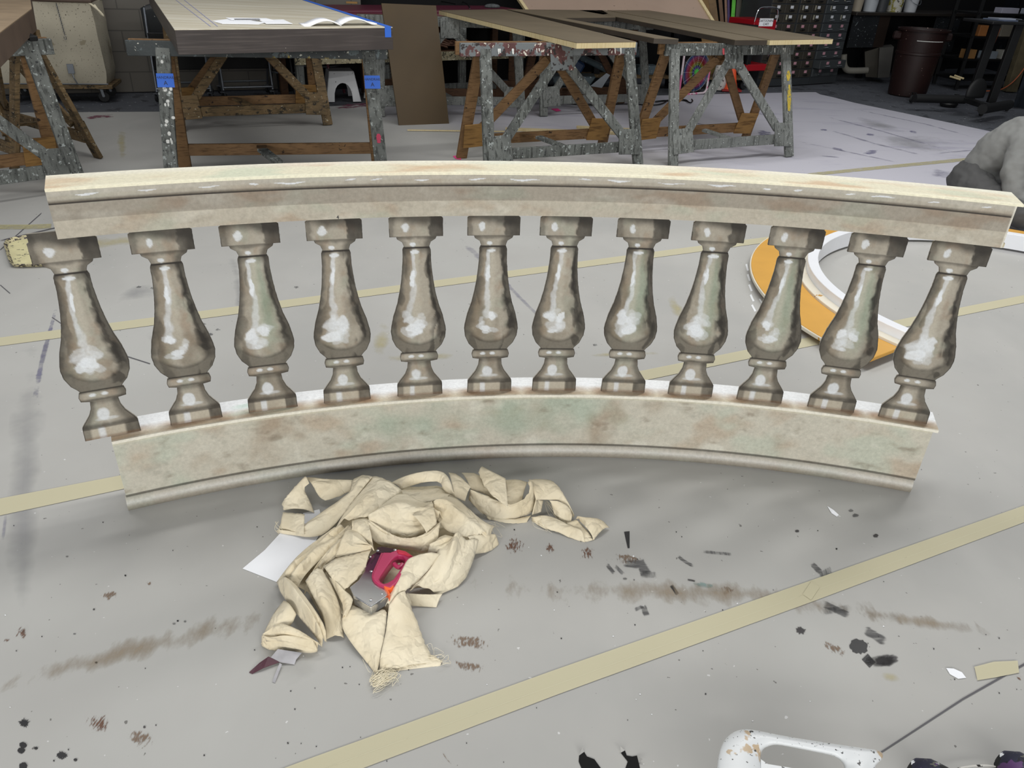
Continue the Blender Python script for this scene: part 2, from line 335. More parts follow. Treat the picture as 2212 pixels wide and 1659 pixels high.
# grey brush strokes
for p, w_, m in [([(1310, 1218), (1328, 1240)], 5, gry), ([(1326, 1220), (1350, 1243)], 5, gry2), ([(1342, 1217), (1385, 1218), (1400, 1250)], [7, 14, 16], gry), ([(1380, 1240), (1422, 1242)], 9, gry2),
                 ([(1462, 1199), (1478, 1212), (1500, 1224)], 4, gry), ([(1512, 1191), (1588, 1198)], 4, gry2), ([(1752, 1216), (1775, 1238)], 7, gry), ([(1768, 1248), (1800, 1230)], 13, gry2),
                 ([(1450, 1264), (1464, 1284)], 4, dk), ([(1370, 1318), (1392, 1308)], 5, gry2), ([(1388, 1305), (1398, 1332)], 8, gry), ([(1775, 1302), (1838, 1332)], 9, gry), ([(1772, 1322), (1838, 1312)], 9, gry2),
                 ([(1865, 1358), (1915, 1388)], 11, gry), ([(1485, 1252), (1502, 1255)], 2, dk)]: S(p, w_, m)
B_((1730, 1362), 11, 8, dk, .3, .25); B_((1855, 1396), 20, 15, blk, .3, .12); S([(1868, 1418), (1885, 1436)], 9, blk); B_((1914, 1426), 26, 14, dk, -.1, .1); B_((1902, 1428), 34, 13, stainmat('washy_black', '262425', .6, .3, 16, (1, 1, 1), .85, .3), .0, .1)
S([(1354, 1148), (1358, 1184)], [6, 2], blk); B_((1838, 1103), 7, 4, gry, 0, .2); B_((1848, 1113), 9, 5, gry, 0, .2); B_((1892, 1157), 6, 4, dk, 0, .2); B_((1722, 1147), 5, 3, dk); B_((1582, 1336), 6, 5, gry)
B_((1350, 1250), 6, 3, gry)
# black blots lower left
B_((52, 1561), 8, 7, blk, 0, .3, spikes=.7); B_((50, 1609), 8, 6, blk, .2); B_((46, 1621), 8, 6, blk); B_((134, 1631), 9, 7, blk, 0, .2, spikes=.5); B_((50, 1655), 9, 8, blk); B_((78, 1616), 4, 3, blk); B_((163, 1641), 4, 3, blk)
B_((208, 1431), 3, 2, blk); B_((312, 1570), 3, 3, dk); B_((384, 1341), 2.4, 1.6, blk); B_((376, 1347), 5, 3, gry); B_((400, 1342), 4, 3, gry); B_((161, 1369), 4, 2, gry); B_((145, 1202), 4, 2, gry); B_((203, 1316), 2.5, 2, dk)
rs = random.Random(5)
for i in range(90):
    x = rs.uniform(10, 2200); y = rs.uniform(1110, 1650); r_ = rs.choice([1.2, 1.4, 1.8, 2.2])
    B_((x, y), r_, r_*.8, blk if rs.random() < .8 else wht, rs.random(), .2, n=8)
# soft washes and long faint marks
S([(75, 700), (60, 900), (50, 1100), (45, 1300), (70, 1430)], [30, 40, 42, 40, 40], wash); S([(128, 640), (112, 700), (88, 790), (70, 900)], [6, 7, 9, 12], lil); S([(14, 1100), (4, 1180)], 6, lil2)
S([(500, 540), (520, 640), (515, 740)], [14, 16, 10], wash); S([(955, 480), (1040, 560), (1140, 660), (1300, 815)], [7, 9, 6, 5], lil2)
S([(250, 640), (330, 625)], 16, wash); S([(300, 730), (480, 720)], 20, wash); S([(560, 1380), (700, 1480)], 60, wash2)
S([(810, 780), (840, 700)], 22, yel); S([(1250, 768), (1440, 762)], 6, yel); S([(820, 772), (1000, 770)], 9, yel); S([(1440, 640), (1480, 690)], 16, yel); S([(120, 535), (330, 515)], 14, yel); S([(260, 275), (265, 360)], 12, yel)
S([(300, 450), (0, 520)], [1, 1.5], line); S([(90, 460), (0, 540)], 1, line); S([(0, 615), (22, 634)], 1, line); S([(112, 685), (134, 700)], 1, line); S([(275, 770), (325, 786)], 1.2, line)
S([(1880, 1640), (2080, 1510), (2230, 1425)], [2, 2.4, 2.6], line); S([(940, 1600), (965, 1640), (990, 1665)], 1.5, brn2)
for p in [(440, 700), (455, 722), (470, 712), (440, 712), (300, 620), (330, 622), (640, 620), (1285, 745)]: B_(p, 7, 3, gry2, 0, .3)
S([(700, 232), (770, 228), (830, 224)], [7, 8, 6], red); S([(170, 256), (260, 248)], 6, red); S([(60, 262), (120, 258)], 5, red); S([(1015, 240), (1110, 238)], 5, yel)
# far right: bluish lines and smudges on the pale part
for p, w_ in [([(1800, 226), (2000, 268), (2160, 312)], 1.5), ([(1750, 243), (1900, 282), (2120, 345)], 2), ([(1750, 268), (1890, 310), (2060, 352)], 2.5), ([(1700, 300), (1850, 332), (1990, 362)], 2), ([(2000, 333), (2130, 322)], 2.5), ([(1600, 235), (1700, 262)], 1.5), ([(1760, 335), (1835, 342)], 2), ([(1480, 262), (1560, 276)], 1.5)]: stroke('paint_stain', p, w_, lil2)
for p, w_ in [([(1790, 318), (1830, 326)], 4), ([(1858, 332), (1905, 325)], 6), ([(1866, 288), (1895, 293)], 4), ([(1630, 285), (1675, 292)], 9), ([(1768, 280), (1790, 281)], 2.5), ([(1960, 283), (1985, 287)], 4)]: stroke('paint_stain', p, w_, lil)
S([(1880, 300), (2080, 320)], 18, wash); S([(1850, 262), (1960, 280)], 10, wash); S([(2000, 370), (2080, 385)], 12, lil2)
# ---- tape strips
tapem = stainmat('masking_tape', 'c3bda0', .95, .1, 8, (1, 1, 1), .93, .02)
tapef = stainmat('worn_masking_tape', 'b5ae86', .62, .25, 18, (1, 1, 1), .85, .05)
def tape(label, p, w_, m, z):
    o = stroke('masking_tape', p, w_, m, z=z, parent=None); tag(o, label, 'tape', 'tape lines across the floor'); return o
tape('broad double yellowed masking tape line crossing the foreground floor', [(600, 1696), (700, 1659), (1200, 1474), (1752, 1277), (2212, 1110), (2700, 933)], [30, 30, 26, 22, 17, 13], tapem, .0020)
tape('masking tape line running from the left edge under the balustrade base', [(-40, 1103), (0, 1095), (255, 1043), (800, 933), (1385, 812), (1640, 760), (2230, 642), (2700, 546)], [19, 18, 15, 12, 11, 10, 8, 7], tapem, .0021)
tape('narrow masking tape line passing behind the baluster shafts', [(-40, 743), (0, 738), (600, 658), (1060, 597), (1640, 520), (1800, 498)], [9, 9, 8, 7, 6, 5], tapem, .0022)
tape('faint worn masking tape line in front of the trestles, partly rubbed away', [(-20, 490), (60, 490), (112, 488)], 5, tapef, .0023)
tape('pale tape line on the floor beside the seated person', [(1740, 378), (1900, 362), (2110, 342)], [3.5, 3.5, 3.5], tapef, .0023)
for lab, c, a in [('short torn piece of yellow tape stuck on the floor at lower right', [(2108, 1455), (2150, 1446), (2200, 1440)], [15, 17, 13]),]:
    o = stroke('tape_patch', c, a, tapem, z=.0024, parent=None); tag(o, lab, 'tape')
for a_, b2_ in [((700, 1661), (1752, 1279)), ((1752, 1279), (2230, 1105))]: S([a_, ((a_[0]+b2_[0])/2, (a_[1]+b2_[1])/2+.5), b2_], .8, stainmat('tape_seam', 'd6d1b4', .8, .2, 30, (1, 1, 1), .8, .1)).location.z += .0012
o = stroke('tape_patch', [(1743, 1290), (1762, 1262)], 11, tapem, z=.0032, parent=None); tag(o, 'small tape patch overlapping the broad foreground tape line', 'tape')
# ---- torn holes at the lower edge, with lifted paper
hole = mat('hole_shadow', '060606', .9, var=0)
for i, poly in enumerate([[(1251, 1632), (1262, 1624), (1268, 1634), (1284, 1640), (1300, 1662), (1258, 1664), (1250, 1645)], [(1341, 1626), (1350, 1621), (1354, 1632), (1366, 1634), (1376, 1632), (1380, 1648), (1383, 1662), (1350, 1662), (1356, 1645)]]):
    mb = MB(); mb.add([g(x, y, .0013) for x, y in poly], [tuple(range(len(poly)))]); mb.build('torn_hole', hole, sheet)
mb = MB()
for a, b_, c in [((1251, 1632), (1262, 1624), (1258, 1615)), ((1341, 1626), (1350, 1621), (1340, 1612)), ((1376, 1632), (1380, 1648), (1388, 1640))]:
    mb.add([g(*a, .002), g(*b_, .002), g(*c, .012)], [(0, 1, 2)])
mb.build('torn_flap', M_['sheet'], sheet, fix=False)
# ================================================================ balustrade (flat painted scenery)
BC = Vector((.4364, -1.1699, 0)); BR = 3.3345
def cyl(deg, r_, z): a = R(deg); return Vector((BC.x+r_*math.sin(a), BC.y+r_*math.cos(a), z))
bal = thing('balustrade', 'curved painted stage balustrade with twelve cut-out stone-effect balusters', 'balustrade', (0, 0, 0))
bal.location = cyl(-6, BR, 0); bal['_org'] = tuple(bal.location)
A0, A1 = -28.05, 15.65
STONE = sr('b9b2a3'); STB = sr('a8917a'); STG = sr('adb3a2'); STD = sr('7f776a'); LIGHT = sr('dddacd'); DARK = sr('2e2a26'); HI = sr('d9dde0')
def stone(u, v, k=1.0, seed=0):
    c = mixc(STONE, STB, sst(.02, .38, fbm(u*5+seed, v*5, 3.1))*.85*k)
    c = mixc(c, STG, sst(.05, .35, fbm(u*4+9+seed, v*4, 8.2))*.8*k)
    c = mixc(c, LIGHT, sst(.1, .4, fbm(u*7+3+seed, v*7, 1.7))*.45*k)
    return mixc(c, STD, sst(.1, .5, fbm(u*16+seed, v*16, 5.5, 4))*.35*k)
def curved(name, r0, r1, z0, z1, fn, a0, a1, mat_, ns=300, nz_=30, parent=bal, top=False):
    """painted curved board: outer skin grid r(z) + back; fn(s, z) -> colour; top=True: horizontal board between radii r0..r1 at z0, thickness z1"""
    mb = MB()
    if top:
        for layer in (0, 1):
            for j in range(nz_+1):
                for i in range(ns+1):
                    t = j/nz_; a = a0+(a1-a0)*i/ns; p = cyl(a, r0+(r1-r0)*t, z0-(z1 if layer else 0)); mb.v.append(p); mb.col.append(fn(R(a)*BR, t))
    else:
        for layer in (0, 1):
            for j in range(nz_+1):
                for i in range(ns+1):
                    z = z0+(z1-z0)*j/nz_; a = a0+(a1-a0)*i/ns; p = cyl(a, r0+(r1 if layer else 0), z); mb.v.append(p); mb.col.append(fn(R(a)*BR, z) if not layer else STONE)
    n1 = (ns+1)*(nz_+1); q = lambda i, j, l=0: l*n1+j*(ns+1)+i
    for j in range(nz_):
        for i in range(ns):
            mb.f.append((q(i, j), q(i+1, j), q(i+1, j+1), q(i, j+1))); mb.f.append((q(i, j, 1), q(i, j+1, 1), q(i+1, j+1, 1), q(i+1, j, 1)))
    for i in range(ns):
        mb.f.append((q(i, 0), q(i, 0, 1), q(i+1, 0, 1), q(i+1, 0))); mb.f.append((q(i, nz_), q(i+1, nz_), q(i+1, nz_, 1), q(i, nz_, 1)))
    for j in range(nz_):
        mb.f.append((q(0, j), q(0, j+1), q(0, j+1, 1), q(0, j, 1))); mb.f.append((q(ns, j), q(ns, j, 1), q(ns, j+1, 1), q(ns, j+1)))
    mb.m = [0]*len(mb.f)
    return mb.build(name, mat_, parent)
PM = paintmat('painted_stone'); PMs = paintmat('painted_stone_fine', .5, .07, 140)
ZR0, ZR1 = .843, .960
dashes = []
rs = random.Random(11)
s = R(A0)*BR+.06
while s < R(A1)*BR-.05:
    l = rs.uniform(.02, .09); dashes.append((s, s+l, .951-rs.uniform(.0, .005), rs.uniform(.0014, .003))); s += l+rs.uniform(.03, .14)
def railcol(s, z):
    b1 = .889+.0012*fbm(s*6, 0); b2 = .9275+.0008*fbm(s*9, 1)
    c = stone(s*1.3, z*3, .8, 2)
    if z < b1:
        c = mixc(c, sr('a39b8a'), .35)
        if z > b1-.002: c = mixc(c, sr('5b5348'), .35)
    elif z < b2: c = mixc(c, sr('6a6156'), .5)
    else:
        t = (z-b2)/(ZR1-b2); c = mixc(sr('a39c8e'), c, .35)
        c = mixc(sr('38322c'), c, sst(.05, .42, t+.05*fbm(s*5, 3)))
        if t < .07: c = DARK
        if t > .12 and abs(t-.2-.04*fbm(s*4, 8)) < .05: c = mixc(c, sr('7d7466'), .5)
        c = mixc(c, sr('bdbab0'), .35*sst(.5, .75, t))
    for a, b_, zz, h in dashes:
        if a < s < b_:
            e = math.sin(PI*(s-a)/(b_-a)); q = abs(z-zz-.0015*math.sin(s*90))
            if q < h*e: c = mixc(c, sr('dcdfe2'), .85)
    if s > R(15.6)*BR: c = mixc(c, LIGHT, .7)
    return c
rail = MB(); rail.v.append(cyl(-6, BR+.06, .9)); 
hand = thing('handrail', None, None, tuple(bal.location)); hand.parent = bal; hand.location = (0, 0, 0)
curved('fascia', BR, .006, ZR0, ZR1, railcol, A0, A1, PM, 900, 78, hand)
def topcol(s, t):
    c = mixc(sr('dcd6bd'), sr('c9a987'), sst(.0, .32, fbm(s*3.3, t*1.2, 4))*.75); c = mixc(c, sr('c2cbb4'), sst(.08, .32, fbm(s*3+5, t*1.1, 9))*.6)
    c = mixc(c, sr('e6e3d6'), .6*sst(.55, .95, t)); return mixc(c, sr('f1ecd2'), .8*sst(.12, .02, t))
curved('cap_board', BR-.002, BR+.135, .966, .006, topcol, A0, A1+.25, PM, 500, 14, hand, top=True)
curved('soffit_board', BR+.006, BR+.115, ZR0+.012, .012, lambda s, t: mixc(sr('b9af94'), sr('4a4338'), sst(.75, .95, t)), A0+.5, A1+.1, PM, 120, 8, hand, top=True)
for a in [A0+.3+i*(A1-A0-.6)/8 for i in range(9)]:
    mb = MB(); mb.beam(cyl(a, BR+.02, ZR0+.03), cyl(a, BR+.02, ZR1-.012), .03, .03, (math.sin(R(a)), math.cos(R(a)), 0)); mb.build('cleat', M_['cream_wood'], hand)
# base box
ZB = .24
def basecol(s, z):
    c = stone(s*1.15+4, z*1.6, 1.15, 6); c = mixc(c, sr('c3c2b4'), .4)
    c = mixc(c, sr('8b7258'), sst(.05, .4, fbm(s*3.2, z*3.2, 12, 4))*.6)
    c = mixc(c, sr('93a593'), sst(.10, .42, fbm(s*2.6+20, z*3, 15, 3))*.6); c = mixc(c, sr('6f5f4c'), sst(.12, .5, fbm(s*11, z*22, 31, 5))*.5)
    if z > ZB-.012: c = mixc(c, sr('c9c4ae'), .5)
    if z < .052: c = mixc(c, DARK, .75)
    return c
foot = thing('plinth', None, None, tuple(bal.location)); foot.parent = bal; foot.location = (0, 0, 0)
curved('fascia', BR, .010, .045, ZB, basecol, A0, A1, PM, 560, 60, foot)
def mouldcol(s, z):
    t = z/.047; c = mixc(sr('8d877c'), sr('b5b0a5'), sst(.3, .75, t)); c = mixc(c, sr('59534b'), sst(.36, .05, t)*.7); c = mixc(c, sr('d5d6d4'), .55*sst(.1, .03, abs(t-.66))); 
    return mixc(c, stone(s, z, 1, 3), .3)
mb = MB(); prof = [(.0, .0), (-.006, .0005), (-.010, .008), (-.0115, .018), (-.0105, .030), (-.006, .040), (0, .045)]
ns = 300
for i in range(ns+1):
    a = A0-.05+(A1-A0)*i/ns
    for dr, z in prof+[(.012, .045), (.012, 0)]:
        mb.v.append(cyl(a, BR+dr, z)); mb.col.append(mouldcol(R(a)*BR, z))
k = len(prof)+2
for i in range(ns):
    for j in range(k): mb.f.append((i*k+j, i*k+(j+1) % k, (i+1)*k+(j+1) % k, (i+1)*k+j))
mb.f += [tuple(range(k)), tuple(range(ns*k, ns*k+k))]; mb.m = [0]*len(mb.f)
mb.build('base_moulding', PM, foot, smooth=True)
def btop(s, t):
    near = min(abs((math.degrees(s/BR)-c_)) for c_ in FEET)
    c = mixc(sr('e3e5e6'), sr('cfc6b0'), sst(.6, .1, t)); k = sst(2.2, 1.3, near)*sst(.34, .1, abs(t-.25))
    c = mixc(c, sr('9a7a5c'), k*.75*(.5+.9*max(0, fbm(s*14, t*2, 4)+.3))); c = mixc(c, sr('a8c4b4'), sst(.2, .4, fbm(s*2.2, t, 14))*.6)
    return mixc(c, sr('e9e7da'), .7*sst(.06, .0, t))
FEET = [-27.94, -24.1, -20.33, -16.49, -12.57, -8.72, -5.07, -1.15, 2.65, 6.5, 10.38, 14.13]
curved('top_board', BR-.001, BR+.118, ZB+.004, .009, btop, A0, A1+.25, PM, 900, 24, foot, top=True)
curved('end_frame', BR+.010, .05, .003, ZB-.006, lambda s, z: mixc(sr('cfc7aa'), sr('b9ae8c'), .3+.5*fbm(z*4, s*60)), A1-.9, A1-.02, PM, 12, 20, foot)
curved('end_frame', BR+.010, .05, .003, ZB-.006, lambda s, z: sr('c6bd9f'), A0+.05, A0+.9, PM, 12, 20, foot)
# balusters
PROF = [(.828, .0774), (.775, .0774), (.7749, .0582), (.768, .0555), (.759, .0414), (.75, .0381), (.743, .036), (.741, .0384), (.734, .0411), (.7, .0416), (.663, .0449), (.635, .0481), (.601, .0538), (.563, .0623), (.523, .0753), (.488, .0827), (.473, .0845), (.448, .0815), (.422, .07), (.407, .0561), (.399, .0505), (.3965, .0561), (.383, .0597), (.370, .0567), (.3665, .0354), (.343, .0378), (.322, .0461), (.3, .062), (.287, .0709), (.279, .0715), (.2445, .0724)]
def hw(z):
    for (z0, w0), (z1, w1) in zip(PROF, PROF[1:]):
        if z0 >= z >= z1: return w0+(w1-w0)*((z0-z)/(z0-z1) if z0 != z1 else 0)
    return PROF[-1][1]
def balcol(u, z, sd):
    """trompe-l'oeil painting on the flat cut-out; u in -1..1"""
    w_ = hw(z); x = u*w_; c = stone(x*4+sd, z*3, .8, sd)
    rr = random.Random(int(sd*10)); tint = rr.random(); sh = rr.uniform(-.06, .1)
    D = sr('39352f'); D2 = sr('24211e'); c = mixc(c, sr('847d70'), .5); hn = rr.random()
    nz1 = fbm(x*30+sd, z*14, 2); nz2 = fbm(x*14+sd, z*7, 6); c = mixc(c, sr('6e6455'), .55*sst(.0, .35, fbm(x*9+sd*3, z*5, 11, 4)))
    zo, uo = z, u; wq = .10*noise.noise(Vector((u*2.5+sd, z*45, sd)))+.05*noise.noise(Vector((u*7, z*90, sd+3)))
    if .742 > z > .3975 or z > .775: u = u+wq
    if z > .775:      # cap block
        c = mixc(c, D, .35*sst(-.78, -.86, u)); c = mixc(c, D2, (.75+.3*nz1)*sst(.40+sh, .46+sh, u))
        c = mixc(c, D2, .8*sst(.80, .83, z+nz2*.02+.012*u)); c = mixc(c, D, .3*sst(.60, .9, abs(u)))
        e = ((u+.42)/.12)**2+((z-.802)/.014)**2; c = mixc(c, HI, .75*sst(1.25, .7, e+nz1*.5))
        if z < .7775: c = DARK
    elif z > .742:    # neck under the cap
        c = mixc(c, D, .6*sst(.762, .773, z+nz1*.01)); c = mixc(c, D, .7*sst(.3, .8, u)); c = mixc(c, D, .45*sst(-.5, -.95, u))
        e = ((u+.3)/.22)**2+((z-.752)/.006)**2; c = mixc(c, HI, .8*sst(1.3, .6, e+nz1*.5))
        if z < .7445: c = DARK
    elif z > .3975:   # vase
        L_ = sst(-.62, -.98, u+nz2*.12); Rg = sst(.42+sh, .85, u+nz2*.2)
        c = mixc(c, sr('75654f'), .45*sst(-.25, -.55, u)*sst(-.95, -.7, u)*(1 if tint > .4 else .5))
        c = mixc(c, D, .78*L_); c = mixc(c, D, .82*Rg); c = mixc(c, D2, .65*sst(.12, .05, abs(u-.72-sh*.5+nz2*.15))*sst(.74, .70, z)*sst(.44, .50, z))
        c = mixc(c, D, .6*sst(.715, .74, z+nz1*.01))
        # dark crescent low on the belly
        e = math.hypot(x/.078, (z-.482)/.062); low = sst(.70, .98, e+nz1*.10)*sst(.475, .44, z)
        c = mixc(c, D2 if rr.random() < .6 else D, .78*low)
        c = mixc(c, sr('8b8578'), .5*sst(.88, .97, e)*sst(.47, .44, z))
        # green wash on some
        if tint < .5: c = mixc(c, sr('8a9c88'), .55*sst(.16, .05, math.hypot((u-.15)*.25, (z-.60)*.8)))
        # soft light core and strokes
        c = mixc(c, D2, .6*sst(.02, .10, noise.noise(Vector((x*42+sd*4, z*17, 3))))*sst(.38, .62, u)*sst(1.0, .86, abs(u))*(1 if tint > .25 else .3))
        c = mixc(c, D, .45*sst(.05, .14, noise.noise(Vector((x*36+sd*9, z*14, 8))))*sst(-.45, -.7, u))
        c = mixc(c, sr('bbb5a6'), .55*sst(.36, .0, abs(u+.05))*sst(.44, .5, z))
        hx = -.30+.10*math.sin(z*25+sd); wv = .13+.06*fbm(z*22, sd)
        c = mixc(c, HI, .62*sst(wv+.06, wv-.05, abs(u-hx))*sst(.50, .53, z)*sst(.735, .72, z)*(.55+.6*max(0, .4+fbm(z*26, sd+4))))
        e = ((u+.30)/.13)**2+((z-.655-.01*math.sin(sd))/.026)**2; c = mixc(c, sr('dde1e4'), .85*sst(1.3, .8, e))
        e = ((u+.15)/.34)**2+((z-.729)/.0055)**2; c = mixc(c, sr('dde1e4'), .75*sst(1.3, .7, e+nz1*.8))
        for k_ in range(9):
            cx_, cz_ = -.18+.26*math.sin(k_*2.4+sd*3), .495+.026*math.cos(k_*1.9+sd*2); ra_ = .09+.10*abs(math.sin(k_*3.1+sd)); a_ = k_*1.3+sd; du_, dz_ = (u-cx_)*.078, z-cz_; e = ((du_*math.cos(a_)+dz_*math.sin(a_))/(ra_*.085))**2+((dz_*math.cos(a_)-du_*math.sin(a_))/(ra_*.14))**2
            c = mixc(c, HI if k_ else sr('e2e6e9'), (.36 if k_ > 1 else .75)*sst(1.2, .8, e+nz1*.8))
        e = ((u+.2)/.16)**2+((z-.462)/.006)**2; c = mixc(c, HI, .6*sst(1.3, .7, e))
        if z < .3995 or (z > .7385 and abs(u) < .97): c = DARK
    elif z > .367:    # ring
        c = mixc(c, D, .75*sst(.006, .014, abs(z-.3845+nz1*.003))); c = mixc(c, D, .6*sst(.3, .9, u)); c = mixc(c, D, .3*sst(-.75, -1, u))
        for hu in (-.42, .1): c = mixc(c, HI, .8*sst(1.2, .5, ((u-hu)/.16)**2+((z-.386)/.005)**2+nz1*.4))
        if z < .3685: c = DARK
    elif z > .279:    # scotia
        c = mixc(c, D, .65*sst(.35, .8, u+nz2*.2)); c = mixc(c, D, .6*sst(-.55, -.9, u)); c = mixc(c, D, .5*sst(.35, .365, z)); c = mixc(c, D2, .65*sst(.298, .285, z+nz1*.004-.004*abs(u)))
        e = ((x+.010)/.016)**2+((z-.322)/.020)**2; c = mixc(c, HI, .75*sst(1.3, .6, e+nz1*.8)); e = ((x+.004)/.03)**2+((z-.306)/.006)**2; c = mixc(c, HI, .45*sst(1.3, .6, e))
    else:             # foot block
        c = mixc(c, sr('beb5a3'), .5); c = mixc(c, D, .55*sst(-.70, -.76, u)); c = mixc(c, D2, (.7+.3*nz1)*sst(.46+sh, .52+sh, u))
        c = mixc(c, HI, .7*sst(.14, .08, abs(u+.34+nz2*.1)))
        c = mixc(c, sr('6e5138'), .5*sst(.256, .247, z)); 
        if z > .2775: c = mixc(c, DARK, .6)
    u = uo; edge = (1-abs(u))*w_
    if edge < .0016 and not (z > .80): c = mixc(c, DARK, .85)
    return c
def make_baluster(a, sd, rb=.028):
    mb = MB(); zs = []
    zmax = .853
    for (z0, w0), (z1, w1) in zip([(zmax, .0774)]+PROF, PROF):
        n = max(1, int(round((z0-z1)/.0032)))
        for i in range(n): zs.append((z0+(z1-z0)*i/n))
    zs.append(PROF[-1][0]); zs = sorted(set(zs), reverse=True)
    NU = 44; ar = R(a); T = Vector((math.cos(ar), -math.sin(ar), 0)); Nn = Vector((math.sin(ar), math.cos(ar), 0)); c0 = BC+Nn*(BR+rb)
    for l in (0, 1):
        for z in zs:
            w_ = hw(z)
            for j in range(NU+1):
                u = -1+2*j/NU; jag = .0006*noise.noise(Vector((z*120, sd, u))) if j in (0, NU) else 0
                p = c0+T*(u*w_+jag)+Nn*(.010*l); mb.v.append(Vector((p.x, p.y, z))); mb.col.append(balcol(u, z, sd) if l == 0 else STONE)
    nr = len(zs); q = lambda i, j, l=0: l*nr*(NU+1)+i*(NU+1)+j
    for i in range(nr-1):
        for j in range(NU):
            mb.f.append((q(i, j), q(i+1, j), q(i+1, j+1), q(i, j+1))); mb.f.append((q(i, j, 1), q(i, j+1, 1), q(i+1, j+1, 1), q(i+1, j, 1)))
        mb.f.append((q(i, 0), q(i, 0, 1), q(i+1, 0, 1), q(i+1, 0))); mb.f.append((q(i, NU), q(i+1, NU), q(i+1, NU, 1), q(i, NU, 1)))
    for j in range(NU):
        mb.f.append((q(0, j), q(0, j+1), q(0, j+1, 1), q(0, j, 1))); mb.f.append((q(nr-1, j), q(nr-1, j, 1), q(nr-1, j+1, 1), q(nr-1, j+1)))
    mb.m = [0]*len(mb.f)
    return mb.build('baluster', PMs, bal)
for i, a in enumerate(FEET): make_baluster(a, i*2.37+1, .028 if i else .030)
text('pencil_mark', '4', .014, frame(cyl(-16.3, BR-.001, .848), (math.cos(R(-16.3)), -math.sin(R(-16.3)), 0), (-math.sin(R(-16.3)), -math.cos(R(-16.3)), 0)), M_['ink'], hand, .0003)
# ================================================================ torn muslin heap
M_['muslin'], nt, b = newmat('cream_muslin'); N = nt.nodes; L = nt.links
b.inputs['Roughness'].default_value = .85; b.inputs['Specular IOR Level'].default_value = .15; b.inputs['Sheen Weight'].default_value = .15
tc = N.new('ShaderNodeTexCoord'); n1 = N.new('ShaderNodeTexNoise'); n1.inputs['Scale'].default_value = 7; n1.inputs['Detail'].default_value = 4; L.new(tc.outputs['Object'], n1.inputs['Vector'])
r_ = N.new('ShaderNodeValToRGB'); r_.color_ramp.elements[0].color = sr('d5c8ab'); r_.color_ramp.elements[0].position = .35; r_.color_ramp.elements[1].color = sr('e3d9c0'); r_.color_ramp.elements[1].position = .65
L.new(n1.outputs[0], r_.inputs[0]); L.new(r_.outputs[0], b.inputs['Base Color'])
n2 = N.new('ShaderNodeTexNoise'); n2.inputs['Scale'].default_value = 22; n2.inputs['Detail'].default_value = 5; L.new(tc.outputs['Object'], n2.inputs['Vector'])
vo = N.new('ShaderNodeTexVoronoi'); vo.feature = 'DISTANCE_TO_EDGE'; vo.inputs['Scale'].default_value = 11
wn = N.new('ShaderNodeMix'); wn.data_type = 'RGBA'; wn.inputs[0].default_value = .22; L.new(tc.outputs['Object'], wn.inputs[6]); L.new(n1.outputs[1], wn.inputs[7]); L.new(wn.outputs[2], vo.inputs['Vector'])
vr = N.new('ShaderNodeMapRange'); L.new(vo.outputs[0], vr.inputs[0]); vr.inputs[2].default_value = .22
ma = N.new('ShaderNodeMath'); ma.operation = 'ADD'; L.new(n2.outputs[0], ma.inputs[0]); L.new(vr.outputs[0], ma.inputs[1])
bp = N.new('ShaderNodeBump'); bp.inputs['Strength'].default_value = .55; bp.inputs['Distance'].default_value = .010; L.new(ma.outputs[0], bp.inputs['Height']); L.new(bp.outputs[0], b.inputs['Normal'])
def z1(p): return g(500+p[0]/3.072, 980+p[1]/3.072, max(.003, p[2]*.0100))
def resamp(pts, n):
    d = [0]
    for a, b_ in zip(pts, pts[1:]): d.append(d[-1]+(a-b_).length)
    out = []
    for i in range(n+1):
        t = d[-1]*i/n; k = 0
        while k < len(d)-2 and d[k+1] < t: k += 1
        u = (t-d[k])/((d[k+1]-d[k]) or 1); out.append(pts[k].lerp(pts[k+1], u))
    return out
def smooth_pts(pts, it=1):
    for _ in range(it):
        q = [pts[0]]
        for a, b_ in zip(pts, pts[1:]): q += [a.lerp(b_, .25), a.lerp(b_, .75)]
        q.append(pts[-1]); pts = q
    return pts
cl = MB()
def patch(A, B, bulge=1.0, nu=22, nv=12, fray=(0, 0), fold=0, sm=1, seed=0):
    """sheet of cloth between two edges (pixels in the close-up + height in cm); bulge lifts the middle, fold adds soft creases along it"""
    a = resamp(smooth_pts([z1(p) for p in A], sm), nu); b_ = resamp(smooth_pts([z1(p) for p in B], sm), nu); n0 = len(cl.v); rr = random.Random(seed+len(cl.v))
    for i in range(nu+1):
        for j in range(nv+1):
            t = j/nv; p = a[i].lerp(b_[i], t)
            p.z += math.sin(PI*t)*bulge*.01
            if fold: p.z += fold*.01*math.sin(t*PI)*noise.noise(Vector((t*3.5+seed*5, i/nu*1.2, seed)))*1.6
            p += Vector((0, 0, 1))*.004*noise.noise(p*30)*math.sin(PI*t)
            if j == 0 and fray[0] or j == nv and fray[1]: p += Vector((rr.uniform(-1, 1), rr.uniform(-1, 1), 0))*.0016
            p.z = max(p.z, .0025); cl.v.append(p)
    for i in range(nu):
        for j in range(nv):
            cl.f.append((n0+i*(nv+1)+j, n0+(i+1)*(nv+1)+j, n0+(i+1)*(nv+1)+j+1, n0+i*(nv+1)+j+1)); cl.m.append(0)
def mound(ring, cz=2.4):
    pts = resamp([z1(p) for p in ring+[ring[0]]], 60); c = z1((1000, 640, cz)); n0 = len(cl.v)
    for k in range(9):
        t = k/8
        for p in pts[:-1]:
            q = p.lerp(c, t); q.z = .004+(cz*.01)*math.sin(t*PI/2)+.004*noise.noise(q*25); cl.v.append(q)
    for k in range(8):
        for i in range(60): cl.f.append((n0+k*60+i, n0+k*60+(i+1) % 60, n0+(k+1)*60+(i+1) % 60, n0+(k+1)*60+i)); cl.m.append(0)
